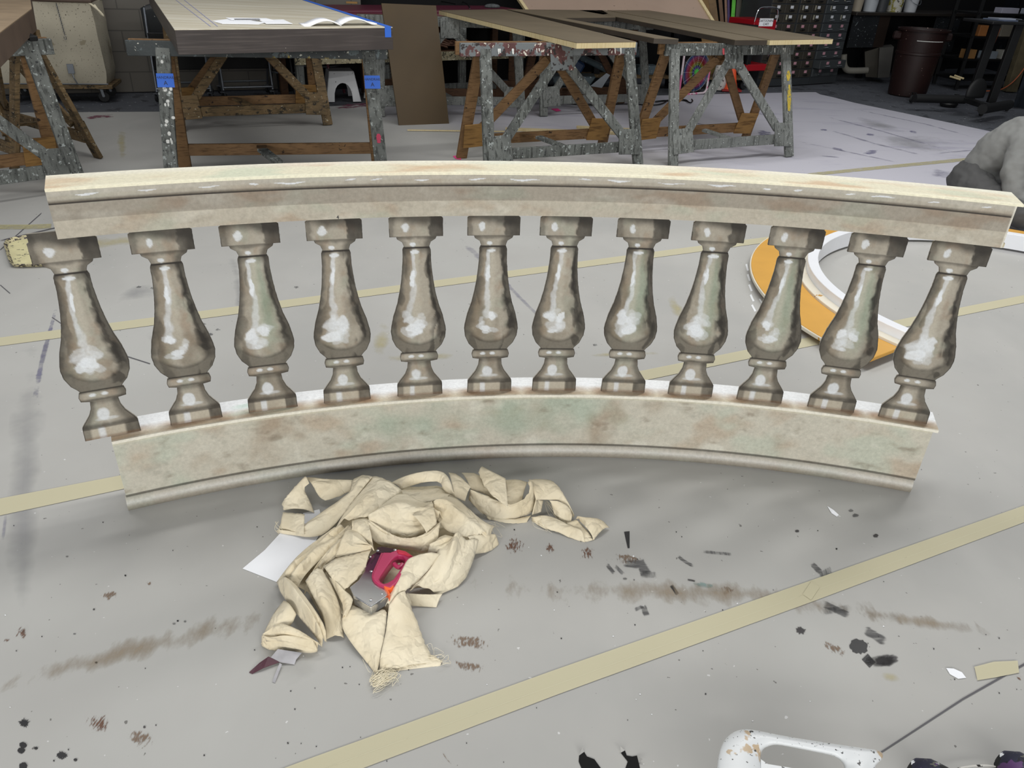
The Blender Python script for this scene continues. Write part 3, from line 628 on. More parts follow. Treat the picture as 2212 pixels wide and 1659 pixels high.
mound([(930, 230, .3), (1400, 210, .3), (1540, 330, .3), (1650, 520, .3), (1560, 640, .3), (1480, 850, .3), (1300, 880, .3), (1170, 890, .3), (1050, 1060, .3), (830, 1100, .3), (720, 1160, .3), (650, 1180, .3), (500, 900, .3), (350, 850, .3), (560, 640, .3), (700, 480, .3)])
patch([(805, 170, 6), (640, 165, 6), (520, 150, 6), (470, 158, 5)], [(800, 240, 4), (700, 285, 3), (600, 312, 2), (535, 200, 5)], 1, fray=(0, 1))
patch([(482, 152, 7), (400, 235, 5), (333, 320, 2), (345, 372, 1)], [(515, 192, 7), (475, 225, 5), (520, 310, 2), (550, 388, .6)], 1.2, fray=(1, 0))
patch([(300, 515, .5), (420, 520, 1), (485, 465, 2.5), (580, 395, 3), (700, 315, 5), (790, 250, 7), (808, 165, 8)], [(310, 522, .3), (440, 540, .8), (520, 553, 1.2), (620, 530, 2), (720, 430, 5), (820, 290, 8), (935, 148, 10)], 1, fray=(1, 0), seed=1, fold=.6)
patch([(342, 385, 2.5), (485, 396, 3.4)], [(322, 500, .8), (482, 530, 2)], .5, 12, 8, fray=(1, 1), sm=0)
patch([(335, 440, .8), (345, 480, 1)], [(305, 518, .4), (420, 530, .8)], .2, 8, 5, sm=0)
patch([(1120, 235, 7), (1290, 235, 6), (1400, 210, 5), (1480, 270, 6)], [(1150, 330, 9), (1290, 320, 9), (1370, 300, 9), (1430, 285, 9)], .8, fold=.8, seed=3)
patch([(1055, 190, 8), (1130, 150, 9), (1250, 115, 10), (1390, 103, 11), (1450, 160, 11), (1480, 275, 9)], [(1130, 235, 7), (1200, 205, 7), (1290, 180, 8), (1390, 180, 9), (1405, 240, 9), (1478, 278, 9)], .8, seed=2)
patch([(1440, 120, 9), (1500, 130, 9), (1590, 215, 8)], [(1480, 278, 8.5), (1515, 295, 8), (1550, 312, 7)], 1, seed=4)
patch([(1528, 122, 6), (1640, 125, 6), (1715, 215, 5)], [(1590, 235, 6), (1670, 255, 5), (1757, 305, 4)], .8)
patch([(1820, 170, 5), (1900, 165, 6), (1965, 185, 6)], [(1833, 355, 5), (1870, 350, 5), (1925, 312, 5)], .8)
patch([(1972, 167, 7), (2060, 165, 7), (2140, 174, 6), (2215, 278, 4.5), (2275, 410, 2)], [(2020, 300, 6), (2060, 300, 5.5), (2105, 300, 5), (2195, 310, 4), (2270, 420, 1.5)], 1, fray=(1, 0))
patch([(2020, 298, 6), (2070, 305, 4)], [(1995, 400, 2), (2055, 382, 1)], .2, 8, 6)
patch([(2110, 305, 5), (2180, 310, 5), (2240, 345, 4), (2262, 400, 3)], [(2140, 395, 1), (2170, 430, 1), (2215, 450, 1), (2250, 478, .6)], .8)
patch([(1590, 236, 8), (1700, 275, 6), (1833, 340, 6.2), (1925, 312, 7.5), (1985, 240, 8.5), (1965, 185, 9)], [(1575, 300, 4.5), (1680, 415, 1.5), (1850, 440, .6), (1980, 400, .6), (2020, 345, 2.5), (2010, 220, 7)], 1.5, 28, fray=(1, 0))
patch([(1663, 80, 7), (1740, 120, 8), (1819, 160, 8)], [(1640, 120, 7), (1690, 240, 8), (1836, 357, 7)], .5, fray=(0, 1))
patch([(1690, 410, 1), (1850, 435, 1), (1990, 405, 1)], [(1700, 430, .3), (1850, 462, .3), (1960, 450, .3)], .2, fray=(0, 1))
patch([(1993, 425, 1), (2060, 400, 2), (2150, 420, 2), (2240, 470, 2.5), (2320, 500, 3)], [(1995, 440, .4), (2060, 490, .6), (2160, 510, 1), (2235, 550, .5), (2345, 583, .3)], .8, fray=(0, 1))
patch([(2225, 455, 2), (2290, 432, 3)], [(2250, 552, .4), (2345, 584, .3), (2400, 568, .4)], .6, 12, 10)
patch([(2285, 430, 3), (2360, 425, 4), (2450, 425, 3), (2508, 486, 1)], [(2310, 440, 3), (2360, 490, 4), (2390, 530, 2.5), (2403, 570, .4)], 1.5)
# centre domes
patch([(935, 147, 9), (830, 280, 8), (740, 400, 7), (690, 490, 5)], [(1130, 240, 10), (1010, 340, 11), (920, 410, 11), (820, 430, 9)], 1.5, seed=5, fold=1)
patch([(905, 420, 10), (1000, 335, 11.5), (1130, 240, 10), (1270, 325, 11), (1340, 310, 10), (1400, 430, 9.5)], [(915, 480, 9), (1010, 520, 8.5), (1100, 555, 8), (1200, 555, 8), (1300, 510, 8), (1365, 440, 9)], 2.2, 30, 18, fray=(0, 1), seed=6, fold=1.4)
patch([(905, 430, 11), (960, 465, 10.5), (1100, 555, 10), (1220, 555, 10), (1330, 500, 10), (1390, 440, 10.5)], [(915, 540, 8), (960, 590, 6.5), (1040, 615, 6), (1180, 628, 6), (1280, 665, 5.5), (1370, 590, 7)], 1.3, 28, fray=(1, 0), seed=7, fold=1)
patch([(1200, 400, 12.2), (1330, 308, 12.2)], [(1295, 518, 10.5), (1365, 455, 11)], .6, 12, 8, sm=0, fray=(0, 1))
patch([(1340, 330, 10), (1370, 290, 11), (1472, 274, 11), (1562, 347, 10), (1632, 430, 8), (1700, 540, 5)], [(1345, 400, 9.5), (1390, 470, 8.5), (1450, 520, 8), (1500, 540, 8), (1562, 545, 7.5), (1620, 560, 5)], 1.8, 28, seed=8, fold=1.5)
patch([(1569, 354, 9), (1640, 420, 7.5), (1700, 460, 6.5), (1746, 479, 4.5)], [(1600, 440, 8), (1646, 514, 6.5), (1690, 550, 5), (1715, 562, 3.5)], 1)
patch([(1569, 545, 7.5), (1650, 525, 6), (1740, 530, 4)], [(1611, 662, 2), (1715, 646, .5), (1774, 597, .5)], 1.2)
patch([(1160, 920, 4), (1290, 930, 3), (1400, 925, 2)], [(1195, 1005, .6), (1290, 1010, .6), (1360, 1015, .4)], .5)
patch([(1385, 600, 8.5), (1330, 740, 7.5), (1240, 840, 6), (1180, 905, 4)], [(1640, 570, 5.5), (1611, 690, 3.5), (1540, 860, 1), (1380, 930, .6)], 2, 26, 18, seed=9, fold=2.2)
patch([(1330, 600, 7.5), (1400, 530, 9), (1470, 545, 8.5), (1560, 570, 6)], [(1300, 660, 7), (1390, 650, 8), (1430, 620, 8), (1530, 600, 6)], 1.2, seed=10, fold=1)
patch([(1050, 1000, 5), (1110, 960, 5), (1170, 915, 5)], [(1060, 1040, 2), (1130, 1010, 2), (1200, 1005, 1)], .4, 8, 6)
# left side folds
patch([(660, 520, 5), (560, 570, 4), (450, 660, 3.5), (370, 750, 3), (300, 845, 1.5)], [(790, 480, 8), (700, 600, 6.5), (560, 720, 6.5), (470, 820, 6), (430, 900, 4)], 1.8, 28, 20, seed=11, fold=3)
patch([(700, 560, 7), (600, 690, 6.5), (500, 840, 6), (480, 930, 4)], [(800, 600, 7), (690, 690, 6.5), (610, 740, 6), (600, 860, 4)], 1, 24, 14, seed=12, fold=2)
patch([(790, 470, 9), (830, 500, 9.5), (900, 580, 9.5), (948, 640, 8.5)], [(690, 680, 7), (740, 690, 7), (850, 680, 7), (925, 642, 7.5)], 1.6, seed=13, fold=1)
patch([(800, 440, 10), (860, 425, 10.5), (905, 425, 10.5)], [(800, 520, 9), (880, 560, 9), (945, 640, 8.6)], 1, seed=14)
patch([(300, 845, 2.5), (330, 930, 3), (450, 1080, 4), (560, 1210, 3.5), (600, 1280, .8)], [(430, 870, 6.5), (480, 930, 7.5), (560, 1040, 7.5), (625, 1150, 6.5), (630, 1250, 1.5)], 2.2, 28, 16, seed=15, fold=1)
patch([(345, 970, 4), (280, 1050, 3.5), (215, 1180, 2.5), (195, 1260, .6)], [(430, 1060, 5), (400, 1130, 4), (300, 1210, 3), (245, 1290, .6)], 1.3)
patch([(490, 840, 7), (560, 980, 7), (615, 1080, 5), (630, 1228, .6)], [(600, 760, 8), (680, 900, 6), (735, 1050, 4), (745, 1218, .6)], 1.4, 26, seed=16, fold=.8)
patch([(215, 1200, 2.5), (300, 1110, 4.5), (420, 1150, 5.5), (520, 1210, 4.5), (590, 1270, 2.5)], [(200, 1270, .5), (260, 1302, .4), (400, 1300, .4), (500, 1320, .4), (570, 1310, .4)], 1.8, 26, seed=17, fold=.6)
patch([(210, 1215, 3), (240, 1230, 3.5), (400, 1195, 4.2), (520, 1215, 4.2)], [(230, 1240, 2.5), (330, 1235, 3.2), (440, 1260, 3.6), (570, 1300, 2)], 1.0)
patch([(640, 810, 6.5), (700, 920, 5.5), (745, 1010, 5), (735, 1100, 4)], [(740, 900, 6.5), (810, 950, 6.5), (795, 1010, 6), (760, 1080, 5)], 1)
patch([(608, 745, 7.5), (690, 690, 8), (800, 665, 8.5), (928, 632, 8.5)], [(720, 915, 6), (760, 890, 6.8), (830, 830, 7.3), (890, 750, 7.6)], .8, fray=(1, 1), sm=0)
patch([(735, 1085, 4.5), (730, 1150, 3), (800, 1260, 2), (890, 1370, .8), (955, 1455, .3)], [(800, 1000, 5), (940, 1060, 4.5), (1035, 1010, 5.5), (1020, 1180, 3.5), (965, 1455, 1)], .9, 28, seed=18)
patch([(1045, 1000, 6), (1025, 1170, 3.6), (990, 1330, 2.4), (975, 1450, .5)], [(1150, 905, 7), (1215, 1070, 3.5), (1280, 1250, 1.6), (1330, 1345, .8), (1400, 1378, .3)], .9, 28, fray=(0, 1), sm=0)
patch([(1330, 1330, .9), (1360, 1345, .9), (1402, 1375, .6)], [(975, 1452, .3), (1180, 1425, .3), (1385, 1402, .3)], .3)
patch([(1200, 685, 9.5), (1170, 690, 9.5), (1120, 790, 8.5), (1060, 900, 7.5), (1020, 1010, 5.5)], [(1385, 660, 8.5), (1330, 740, 7.8), (1240, 830, 7), (1150, 910, 6.8), (1050, 1000, 5.6)], 1, 26, fray=(0, 1))
heap = cl.build('muslin_cloth', M_['muslin'], smooth=True, fix=False, origin=z1((1000, 700, 0)))
heap.location.z = 0
so = heap.modifiers.new('thick', 'SOLIDIFY'); so.thickness = .0009; so.offset = 0
tag(heap, 'crumpled heap of torn cream muslin strips on the floor before the balustrade', 'cloth')
heap['_org'] = tuple(heap.location)
# loose threads
th = MB(); rr = random.Random(3)
for i in range(46):
    c = z1((1000+rr.gauss(0, 38), 1505+rr.gauss(0, 26), .4)); pts = []; ax, ay, ph, sp = rr.uniform(.006, .02), rr.uniform(.006, .018), rr.uniform(0, 6), rr.uniform(.5, 1.3)
    for k in range(22): t = k/21*PI*2*sp; pts.append(c+Vector((ax*math.cos(t+ph)+rr.uniform(-.001, .001), ay*math.sin(t*1.3+ph), .003+.006*abs(math.sin(t+ph)))))
    th.tube(pts, .00055, 4, cap=False)
for (x, y), (x2, y2), k in [((1010, 1470), (1000, 1510), 8), ((960, 1440), (880, 1370), 3), ((1330, 1340), (1420, 1330), 5), ((1390, 1380), (1440, 1370), 5), ((1300, 1290), (1330, 1300), 3), ((330, 520), (310, 440), 4), ((1280, 430), (1360, 500), 3), ((640, 640), (560, 900), 6), ((620, 780), (740, 1060), 9), ((820, 1020), (930, 1060), 8), ((1020, 1130), (1200, 1150), 2), ((1740, 480), (1775, 560), 2), ((2000, 430), (2110, 520), 4), ((2090, 330), (2230, 480), 10), ((2150, 460), (2300, 480), 8), ((1700, 460), (1790, 500), 3)]:
    for q in range(k):
        a = z1((x+rr.gauss(0, 12), y+rr.gauss(0, 12), 3 if x < 1300 and 430 < y < 1150 else .8)); e = z1((x2+rr.gauss(0, 16), y2+rr.gauss(0, 16), 3.5 if x < 1300 and 430 < y2 < 1150 else .5)); m_ = a.lerp(e, .5)+Vector((rr.uniform(-.02, .02), rr.uniform(-.02, .02), rr.uniform(.0, .012)))
        th.tube(smooth_pts([a, m_, e], 3), .0004, 4, cap=False)
M_['thread'] = mat('cotton_thread', 'e3dac0', .9, var=.03)
o = th.build('loose_thread', M_['thread'], heap, fix=False); o['kind'] = 'stuff'
# ================================================================ staple gun
def z3(x, y, z): return g(740+x/8.733, 1150+y/8.733, z)
sg = thing('staple_gun', 'chrome and magenta hand staple gun half wrapped in the cream muslin', 'staple gun', tuple(z3(600, 800, .03)))
ZT = .074
# chrome body top; purple tint painted in for a pink reflection
body = [(135, 1030), (205, 1190), (535, 1400), (870, 1165), (885, 1120), (740, 1030), (620, 960), (560, 850), (600, 720), (760, 375), (650, 365), (520, 440), (430, 620), (425, 720), (300, 900)]
def gradmat():
    m, nt, b = newmat('chrome_pink_reflection'); N = nt.nodes; L = nt.links; b.inputs['Metallic'].default_value = .85; b.inputs['Roughness'].default_value = .22
    at = N.new('ShaderNodeAttribute'); at.attribute_name = 'Col'; L.new(at.outputs['Color'], b.inputs['Base Color']); return m
mb = MB(); P = [z3(x, y, ZT) for x, y in body]; mb.slab(P, .032)
cc = []
for (x, y) in body*2:
    t = sst(980, 760, y); cc.append(mixc(sr('c9cacb'), sr('7a4866'), t))
mb.col = cc
mb.build('housing', gradmat(), sg, bevel=.0018, seg=2)
mb = MB(); mb.slab([z3(x, y, ZT+.0012) for x, y in [(228, 1216), (535, 1392), (860, 1168), (868, 1180), (535, 1412), (222, 1230)]], .004); mb.build('nose_edge', M_['chrome'], sg, bevel=.0006)
mb = MB(); mb.slab([z3(x, y, ZT-.034) for x, y in [(150, 1060), (225, 1205), (540, 1400), (860, 1180), (700, 1000)]], .012); mb.build('staple_magazine', M_['steel'], sg, bevel=.001)
M_['magenta'] = mat('magenta_plastic', 'b0305a', .38, var=.06, spec=.5); M_['orange'] = mat('orange_plastic', 'f0652a', .4, var=.04); M_['plum'] = mat('dark_plum_plastic', '3a2028', .4, var=.1)
M_['crimson'] = mat('crimson_plastic', 'c23348', .38, var=.05)
# handle: loop = outer ring + hole, as a closed ribbon of quads
outer = [(760, 372), (900, 372), (1040, 318), (1190, 350), (1330, 440), (1350, 560), (1230, 640), (1110, 800), (1000, 960), (900, 1045), (790, 1010), (680, 965), (600, 905), (560, 840), (600, 720), (690, 520)]
inner = [(930, 520), (985, 470), (1060, 425), (1130, 440), (1185, 510), (1170, 560), (1110, 660), (1060, 740), (960, 880), (850, 945), (770, 965), (710, 925), (690, 880), (720, 820), (800, 700), (860, 610)]
outer = outer[2:]+outer[:2]; inner = inner[2:]+inner[:2]
def ring(name, o_, i_, zt, th_, mat_, parent, **k):
    mb_ = MB(); n = len(o_); up_ = [z3(x, y, zt) for x, y in o_]+[z3(x, y, zt-.003) for x, y in i_]; mb_.v = up_+[p-Vector((0, 0, th_)) for p in up_]
    for i in range(n):
        j = (i+1) % n; mb_.f += [(i, j, n+j, n+i), (2*n+i, 3*n+i, 3*n+j, 2*n+j), (i, 2*n+i, 2*n+j, j), (n+i, n+j, 3*n+j, 3*n+i)]
    mb_.m = [0]*len(mb_.f); return mb_.build(name, mat_, parent, **k)
ring('handle', outer, inner, ZT+.010, .030, M_['magenta'], sg, smooth=True, bevel=.003, seg=3)
mb = MB(); mb.tube(smooth_pts([z3(x, y, ZT+.004) for x, y in [(745, 400), (640, 640), (560, 820), (600, 930), (720, 1000), (800, 1035)]], 2), .0032, 8); mb.build('handle_rim', M_['magenta'], sg, smooth=True)
mb = MB(); mb.slab([z3(x, y, ZT+.009) for x, y in [(770, 1000), (900, 1035), (985, 960), (935, 1050), (860, 1075), (895, 1150), (885, 1200), (850, 1120)]], .022); mb.build('lower_cap', M_['orange'], sg, bevel=.002, seg=2)
mb = MB(); mb.slab([z3(x, y, ZT+.012) for x, y in [(1040, 318), (1190, 350), (1325, 440), (1250, 450), (1150, 400), (1050, 380), (1020, 340)]], .010); mb.build('top_grip', M_['crimson'], sg, bevel=.002, seg=2)
mb = MB(); mb.tube(smooth_pts([z3(x, y, ZT-.004) for x, y in [(975, 590), (1010, 640), (1080, 670), (1130, 600)]], 2), .006, 8); mb.build('trigger', M_['magenta'], sg, smooth=True)
mb = MB(); mb.slab([z3(x, y, ZT+.006) for x, y in [(660, 280), (740, 262), (1035, 310), (1010, 365), (880, 372), (760, 372), (650, 365), (625, 370)]], .020); mb.build('top_plate', M_['plum'], sg, bevel=.0015, seg=2)
mb = MB(); mb.slab([z3(x, y, ZT+.0012) for x, y in [(640, 400), (655, 410), (545, 580), (530, 570)]], .002); mb.build('vent_slot', M_['plum'], sg)
for x, y, zz in [(515, 462, ZT), (540, 737, ZT), (990, 335, ZT+.006), (530, 1278, ZT), (660, 345, ZT+.006), (745, 1165, ZT)]:
    c = z3(x, y, zz); k = .0042 if (x, y) != (745, 1165) else .0015; mb = MB(); mb.lathe([(k, -.001), (k, .0006), (k*.7, .0016), (k*.3, .0018), (k*.3, .0009), (0, .0009)], c, 14); mb.build('screw', M_['chrome'], sg, smooth=True)
# ================================================================ paper, torn card
def sheetpaper(name, label, cat, poly, m, th_=.0006, group=None):
    mb_ = MB(); mb_.slab([g(x, y, z/100) for x, y, z in poly], th_); o_ = mb_.build(name, m); tag(o_, label, cat, group); return o_
sheetpaper('paper_sheet', 'white sheet of paper lying flat under the left side of the muslin heap', 'paper', [(524, 1228, .15), (598, 1257, .15), (660, 1205, .15), (690, 1155, .15), (640, 1148, .25), (605, 1152, .15), (572, 1188, .15)], M_['paper'])
o = sheetpaper('paper_slip', 'small white paper slip showing behind the muslin tab at the upper left', 'paper', [(646, 1140, .2), (655, 1108, .2), (690, 1100, .2), (692, 1108, .2), (665, 1145, .2)], M_['paper'])
cm = mat('grey_torn_cardboard', 'a4a3a6', .8, var=.15, vscale=30); pu = mat('maroon_printed_card', '4c2834', .5, var=.15, vscale=20)
cb = thing('torn_cardboard', 'torn grey and maroon cardboard scrap at the lower left of the muslin heap', 'cardboard', tuple(g(590, 1430)))
mb = MB(); mb.slab([g(x, y, z/100) for x, y, z in [(585, 1420, 1.2), (600, 1402, 1.6), (652, 1410, 1.2), (640, 1424, .7), (636, 1435, .3), (605, 1430, .8), (596, 1425, 1.0)]], .0012); mb.build('grey_side', cm, cb)
mb = MB(); mb.slab([g(x, y, z/100) for x, y, z in [(538, 1452, .2), (560, 1432, .6), (580, 1418, 1.3), (604, 1430, .7), (570, 1442, .8), (545, 1455, .2)]], .0012); mb.build('printed_side', pu, cb)
mb = MB(); mb.slab([g(x, y, z/100) for x, y, z in [(604, 1432, .9), (609, 1435, .7), (594, 1475, .2), (588, 1472, .2)]], .001); mb.build('loose_strip', cm, cb)
sheetpaper('white_scrap', 'tiny curl of white paper on the floor right of the cloth, near two grey spots', 'paper scrap', [(1787, 1093, .2), (1800, 1101, .4), (1812, 1112, .2), (1808, 1116, .2), (1796, 1108, .2)], M_['paper'])
sheetpaper('white_scrap', 'white leaf-shaped paper scrap beside the yellow tape piece at lower right', 'paper scrap', [(2044, 1443, .2), (2060, 1444, .3), (2078, 1452, .3), (2087, 1464, .2), (2070, 1466, .2), (2052, 1456, .2)], M_['paper'])
pk = mat('pink_paper', 'ef4f93', .7, var=.03)
sheetpaper('pink_scrap', 'pink paper scrap on the floor left of the middle trestle', 'paper scrap', [(978, 337, .3), (990, 335, .3), (996, 340, .3), (996, 345, .3), (984, 343, .3)], pk)
sheetpaper('pink_scrap', 'pink paper scrap on the floor behind the middle trestle', 'paper scrap', [(1190, 235, .3), (1205, 234, .3), (1212, 239, .3), (1202, 241, .3)], pk)
# ================================================================ white plastic handle piece in the foreground
def zh(x, y, z): return g(1500+x/4.809, 1540+y/4.809, z)
wm = mat('paint_spotted_white_plastic', 'd4d7d8', .35, var=.05, spots=[('b9a58a', 18, .36), ('4a4a4a', 110, .33), ('2a2a2c', 45, .28)])
hb = thing('plastic_tote_handle', 'paint-spattered white plastic carry handle poking into the frame at the bottom', 'handle', tuple(zh(900, 600, 0)))
outer = [(230, 640), (240, 480), (270, 350), (330, 250), (420, 185), (520, 165), (640, 178), (900, 235), (1400, 315), (1850, 378), (1900, 385), (1955, 410), (1965, 450), (1940, 500), (1880, 530), (1865, 640)]
inner = [(700, 640), (690, 480), (690, 440), (700, 400), (720, 370), (760, 350), (820, 330), (900, 335), (1100, 375), (1350, 425), (1420, 440), (1500, 475), (1540, 520), (1560, 560), (1560, 600), (1550, 640)]
mb = MB(); n = len(outer); HZ = .11
rings = []
for (ox, oy), (ix, iy) in zip(outer, inner):
    row = []
    for t, dz in [(0, -.020), (.0, -.006), (.06, .0), (.5, .003), (.92, -.002), (1, -.012), (1.0, -.03)]:
        row.append(zh(ox+(ix-ox)*t, oy+(iy-oy)*t, HZ+dz))
    rings.append(row)
for row in rings: mb.v += row
k = 7
for i in range(n-1):
    for j in range(k-1): mb.f.append((i*k+j, i*k+j+1, (i+1)*k+j+1, (i+1)*k+j))
mb.m = [0]*len(mb.f); o = mb.build('handle_frame', wm, hb, smooth=True, subsurf=2); q = o.modifiers.new('th', 'SOLIDIFY'); q.thickness = .003; q.offset = -1
# lower bar + body of the tote beneath
mb = MB(); mb.add([zh(690, 480, HZ-.012), zh(760, 530, HZ-.012), zh(1000, 570, HZ-.012), zh(1400, 620, HZ-.012), zh(1560, 640, HZ-.012), zh(1560, 900, HZ-.01), zh(690, 900, HZ-.01)], [(0, 1, 2, 3, 4, 5, 6)]); o = mb.build('lower_bar', wm, hb); q = o.modifiers.new('th', 'SOLIDIFY'); q.thickness = .006
a = zh(300, 650, .0); mb = MB(); mb.slab([zh(x, y, .10) for x, y in [(260, 700), (1860, 720), (1900, 1100), (240, 1080)]], .10); mb.build('tote_body', wm, hb, bevel=.008, seg=3)
# paint-spattered shoes tips at the lower right with a lace between
nv = mat('paint_spattered_navy', '23243a', .5, var=.3, vscale=30, spots=[('e8ebee', 30, .38), ('0f1013', 26, .46), ('5a3a6a', 22, .36), ('6a6a60', 40, .40)])
def blob(name, label, cat, c, r, sx, sy, sz, rz, m, group=None):
    bm = bmesh.new(); bmesh.ops.create_uvsphere(bm, u_segments=28, v_segments=18, radius=1)
    for v in bm.verts: v.co = Vector((v.co.x*sx, v.co.y*sy, max(-.35, v.co.z)*sz))*r
    bm.transform(Matrix.Translation(c) @ Matrix.Rotation(rz, 4, 'Z')); me = bpy.data.meshes.new(name); bm.to_mesh(me); bm.free()
    me.transform(Matrix.Translation(-c)); me.materials.append(m); o_ = bpy.data.objects.new(name, me); COL.objects.link(o_); o_.location = c
    for p in me.polygons: p.use_smooth = True
    return tag(o_, label, cat, group)
def shoe(lab, toe, heading, L_=.27, wd=.048):
    """low shoe: lofted cross-sections from toe backwards"""
    d = Vector((math.cos(heading), math.sin(heading), 0)); s_ = Vector((-d.y, d.x, 0)); t = thing('shoe', lab, 'shoe', (toe.x, toe.y, .003))
    mb_ = MB(); secs = [(0, .3, .025), (.02, .72, .045), (.05, .95, .055), (.09, 1, .066), (.14, .95, .085), (.2, .85, .098), (.25, .8, .098), (.27, .5, .08)]; n_ = 16
    for x_, w_, h_ in secs:
        for j in range(n_):
            a_ = PI*j/(n_-1); mb_.v.append(Vector((toe.x, toe.y, 0))-d*x_+s_*math.cos(a_)*w_*wd+Vector((0, 0, .012+h_*math.sin(a_)**.8)))
    for i in range(len(secs)-1):
        for j in range(n_-1): mb_.f.append((i*n_+j, i*n_+j+1, (i+1)*n_+j+1, (i+1)*n_+j))
    mb_.f += [tuple(range(n_)), tuple(range((len(secs)-1)*n_, len(secs)*n_))]; mb_.m = [0]*len(mb_.f); mb_.build('upper', nv, t, smooth=True)
    sl = [Vector((toe.x, toe.y, .018))-d*x_+s_*sg_*w_*wd*1.05 for x_, w_, _ in secs for sg_ in (1,)]+[Vector((toe.x, toe.y, .018))-d*x_-s_*w_*wd*1.05 for x_, w_, _ in reversed(secs)]
    mb_ = MB(); mb_.slab(sl, .0155); mb_.build('sole', M_['black_rubber'], t, bevel=.003)
    return t
tA = g(1980, 1630, .05); tB = g(2172, 1614, .05)
shoe('navy shoe toe splashed with white paint beside the white plastic handle', tA, R(118))
shoe('navy shoe toe splashed with white paint in the bottom right corner', tB, R(115))
lc = MB(); lc.tube(smooth_pts([g(x, y, .012) for x, y in [(2040, 1680), (2062, 1662), (2090, 1656), (2125, 1653), (2150, 1656), (2180, 1668)]], 2), .0022, 8); o = lc.build('shoelace', mat('spotted_lace', 'd8d6cf', .8, var=.1, spots=[('2a2826', 30, .45)]), None, smooth=True); tag(o, 'pale speckled cord arching between the two paint-splashed shoes', 'cord')
# ================================================================ paint tray at the left
tr = thing('serving_tray', 'old rounded serving tray with dried cream paint on the floor behind the leftmost baluster', 'tray', tuple(g(80, 550)))
c0 = [(10, 535), (14, 526), (30, 520), (70, 514), (140, 508), (190, 512), (190, 560), (165, 575), (110, 578), (60, 580), (30, 580), (22, 576)]
tray_m = mat('grimy_tray_rim', 'b9b08c', .5, var=.2, vscale=20, spots=[('39353a', 60, .50), ('6c6650', 30, .4)]); tray_p = mat('dried_cream_paint', 'd3cc9f', .5, var=.08, vscale=14, spots=[('6a685a', 50, .34)])
G = smooth_pts([g(x, y, 0) for x, y in c0+[c0[0]]], 2)[:-1]; cen = sum((p for p in G), Vector())/len(G); mb = MB(); n = len(G)
for s_, z in [(.94, .001), (1.0, .020), (.985, .022), (.88, .008)]:
    mb.v += [cen+(p-cen)*s_+Vector((0, 0, z+.0015)) for p in G]
for k in range(3):
    for i in range(n): mb.f.append((k*n+i, k*n+(i+1) % n, (k+1)*n+(i+1) % n, (k+1)*n+i))
mb.f.append(tuple(range(n))[::-1]); mb.m = [0]*len(mb.f); mb.build('rim', tray_m, tr, smooth=True)
mb = MB(); mb.add([cen+(p-cen)*.885+Vector((0, 0, .0098)) for p in G], [tuple(range(n))]); mb.build('dried_paint', tray_p, tr)
# ================================================================ curved orange and white scenery piece
RC = Vector((2.62, 3.69, 0)); og = mat('ochre_paint', 'cf9c45', .5, var=.05, vscale=6); wp = mat('gloss_white_paint', 'e9ebef', .35, var=.03); cr = mat('cream_primed_edge', 'd8d2c2', .6, var=.1, spots=[('b98a3a', 14, .30)])
cu = thing('curved_scenery_panel', 'curved ochre panel with raised white rim lying on the floor beyond the balustrade', 'scenery panel', tuple(RC))
def arc(name, r0, r1, zt, zb, a0, a1, m, n=90):
    mb_ = MB()
    for i in range(n+1):
        a = R(a0+(a1-a0)*i/n); d = Vector((math.cos(a), math.sin(a), 0))
        for r_, z in ((r0, zb), (r0, zt), (r1, zt), (r1, zb)): mb_.v.append(RC+d*r_+Vector((0, 0, z)))
    for i in range(n):
        for j in range(4): mb_.f.append((i*4+j, i*4+(j+1) % 4, (i+1)*4+(j+1) % 4, (i+1)*4+j))
    mb_.f += [(0, 1, 2, 3), (n*4, n*4+1, n*4+2, n*4+3)]; mb_.m = [0]*len(mb_.f); return mb_.build(name, m, cu, bevel=.002)
arc('ochre_board', 1.125, 1.365, .050, .032, 215.5, 8, og)
arc('inner_flange', 1.075, 1.125, .062, .032, 217, 8, cr)
arc('white_rim', 1.02, 1.075, .105, .012, 219, 8, wp)
arc('outer_edge', 1.355, 1.372, .047, .030, 215.5, 8, cr)
for a in range(20, 216, 30): d = Vector((math.cos(R(a)), math.sin(R(a)), 0)); mb = MB(); mb.beam(RC+d*1.08+Vector((0, 0, .016)), RC+d*1.30+Vector((0, 0, .016)), .04, .03, (0, 0, 1)); mb.build('batten', M_['cream_wood'], cu)
for i in range(5): stroke('paint_stain', [(1612+i*3, 570+i*22), (1616+i*4, 585+i*22)], 2.2, wht)
S([(1640, 645), (1655, 668)], 1.5, wht)
# ================================================================ walls
def wallquad(name, a, b_, z0, z1, m):
    mb_ = MB(); a = Vector(a); b_ = Vector(b_); mb_.v = [Vector((a.x, a.y, z0)), Vector((b_.x, b_.y, z0)), Vector((b_.x, b_.y, z1)), Vector((a.x, a.y, z1))]; mb_.f = [(0, 1, 2, 3)]; mb_.m = [0]
    d = Vector((b_.y-a.y, a.x-b_.x, 0)).normalized()*-.12; mb_.v += [v+d for v in mb_.v]; mb_.f += [(4, 7, 6, 5), (0, 4, 5, 1), (1, 5, 6, 2), (2, 6, 7, 3), (3, 7, 4, 0)]; mb_.m = [0]*6
    o_ = mb_.build(name, m, fix=False); l_ = (b_-a).length; uv = o_.data.uv_layers.new(name='UVMap')
    for p in o_.data.polygons:
        for li, vi in zip(p.loop_indices, p.vertices):
            q = vi % 4; uv.data[li].uv = ((l_ if q in (1, 2) else 0), (z1-z0 if q > 1 else 0))
    return tag(o_, kind='structure')
m, nt, b = newmat('painted_concrete_block'); N = nt.nodes; L = nt.links; b.inputs['Roughness'].default_value = .7
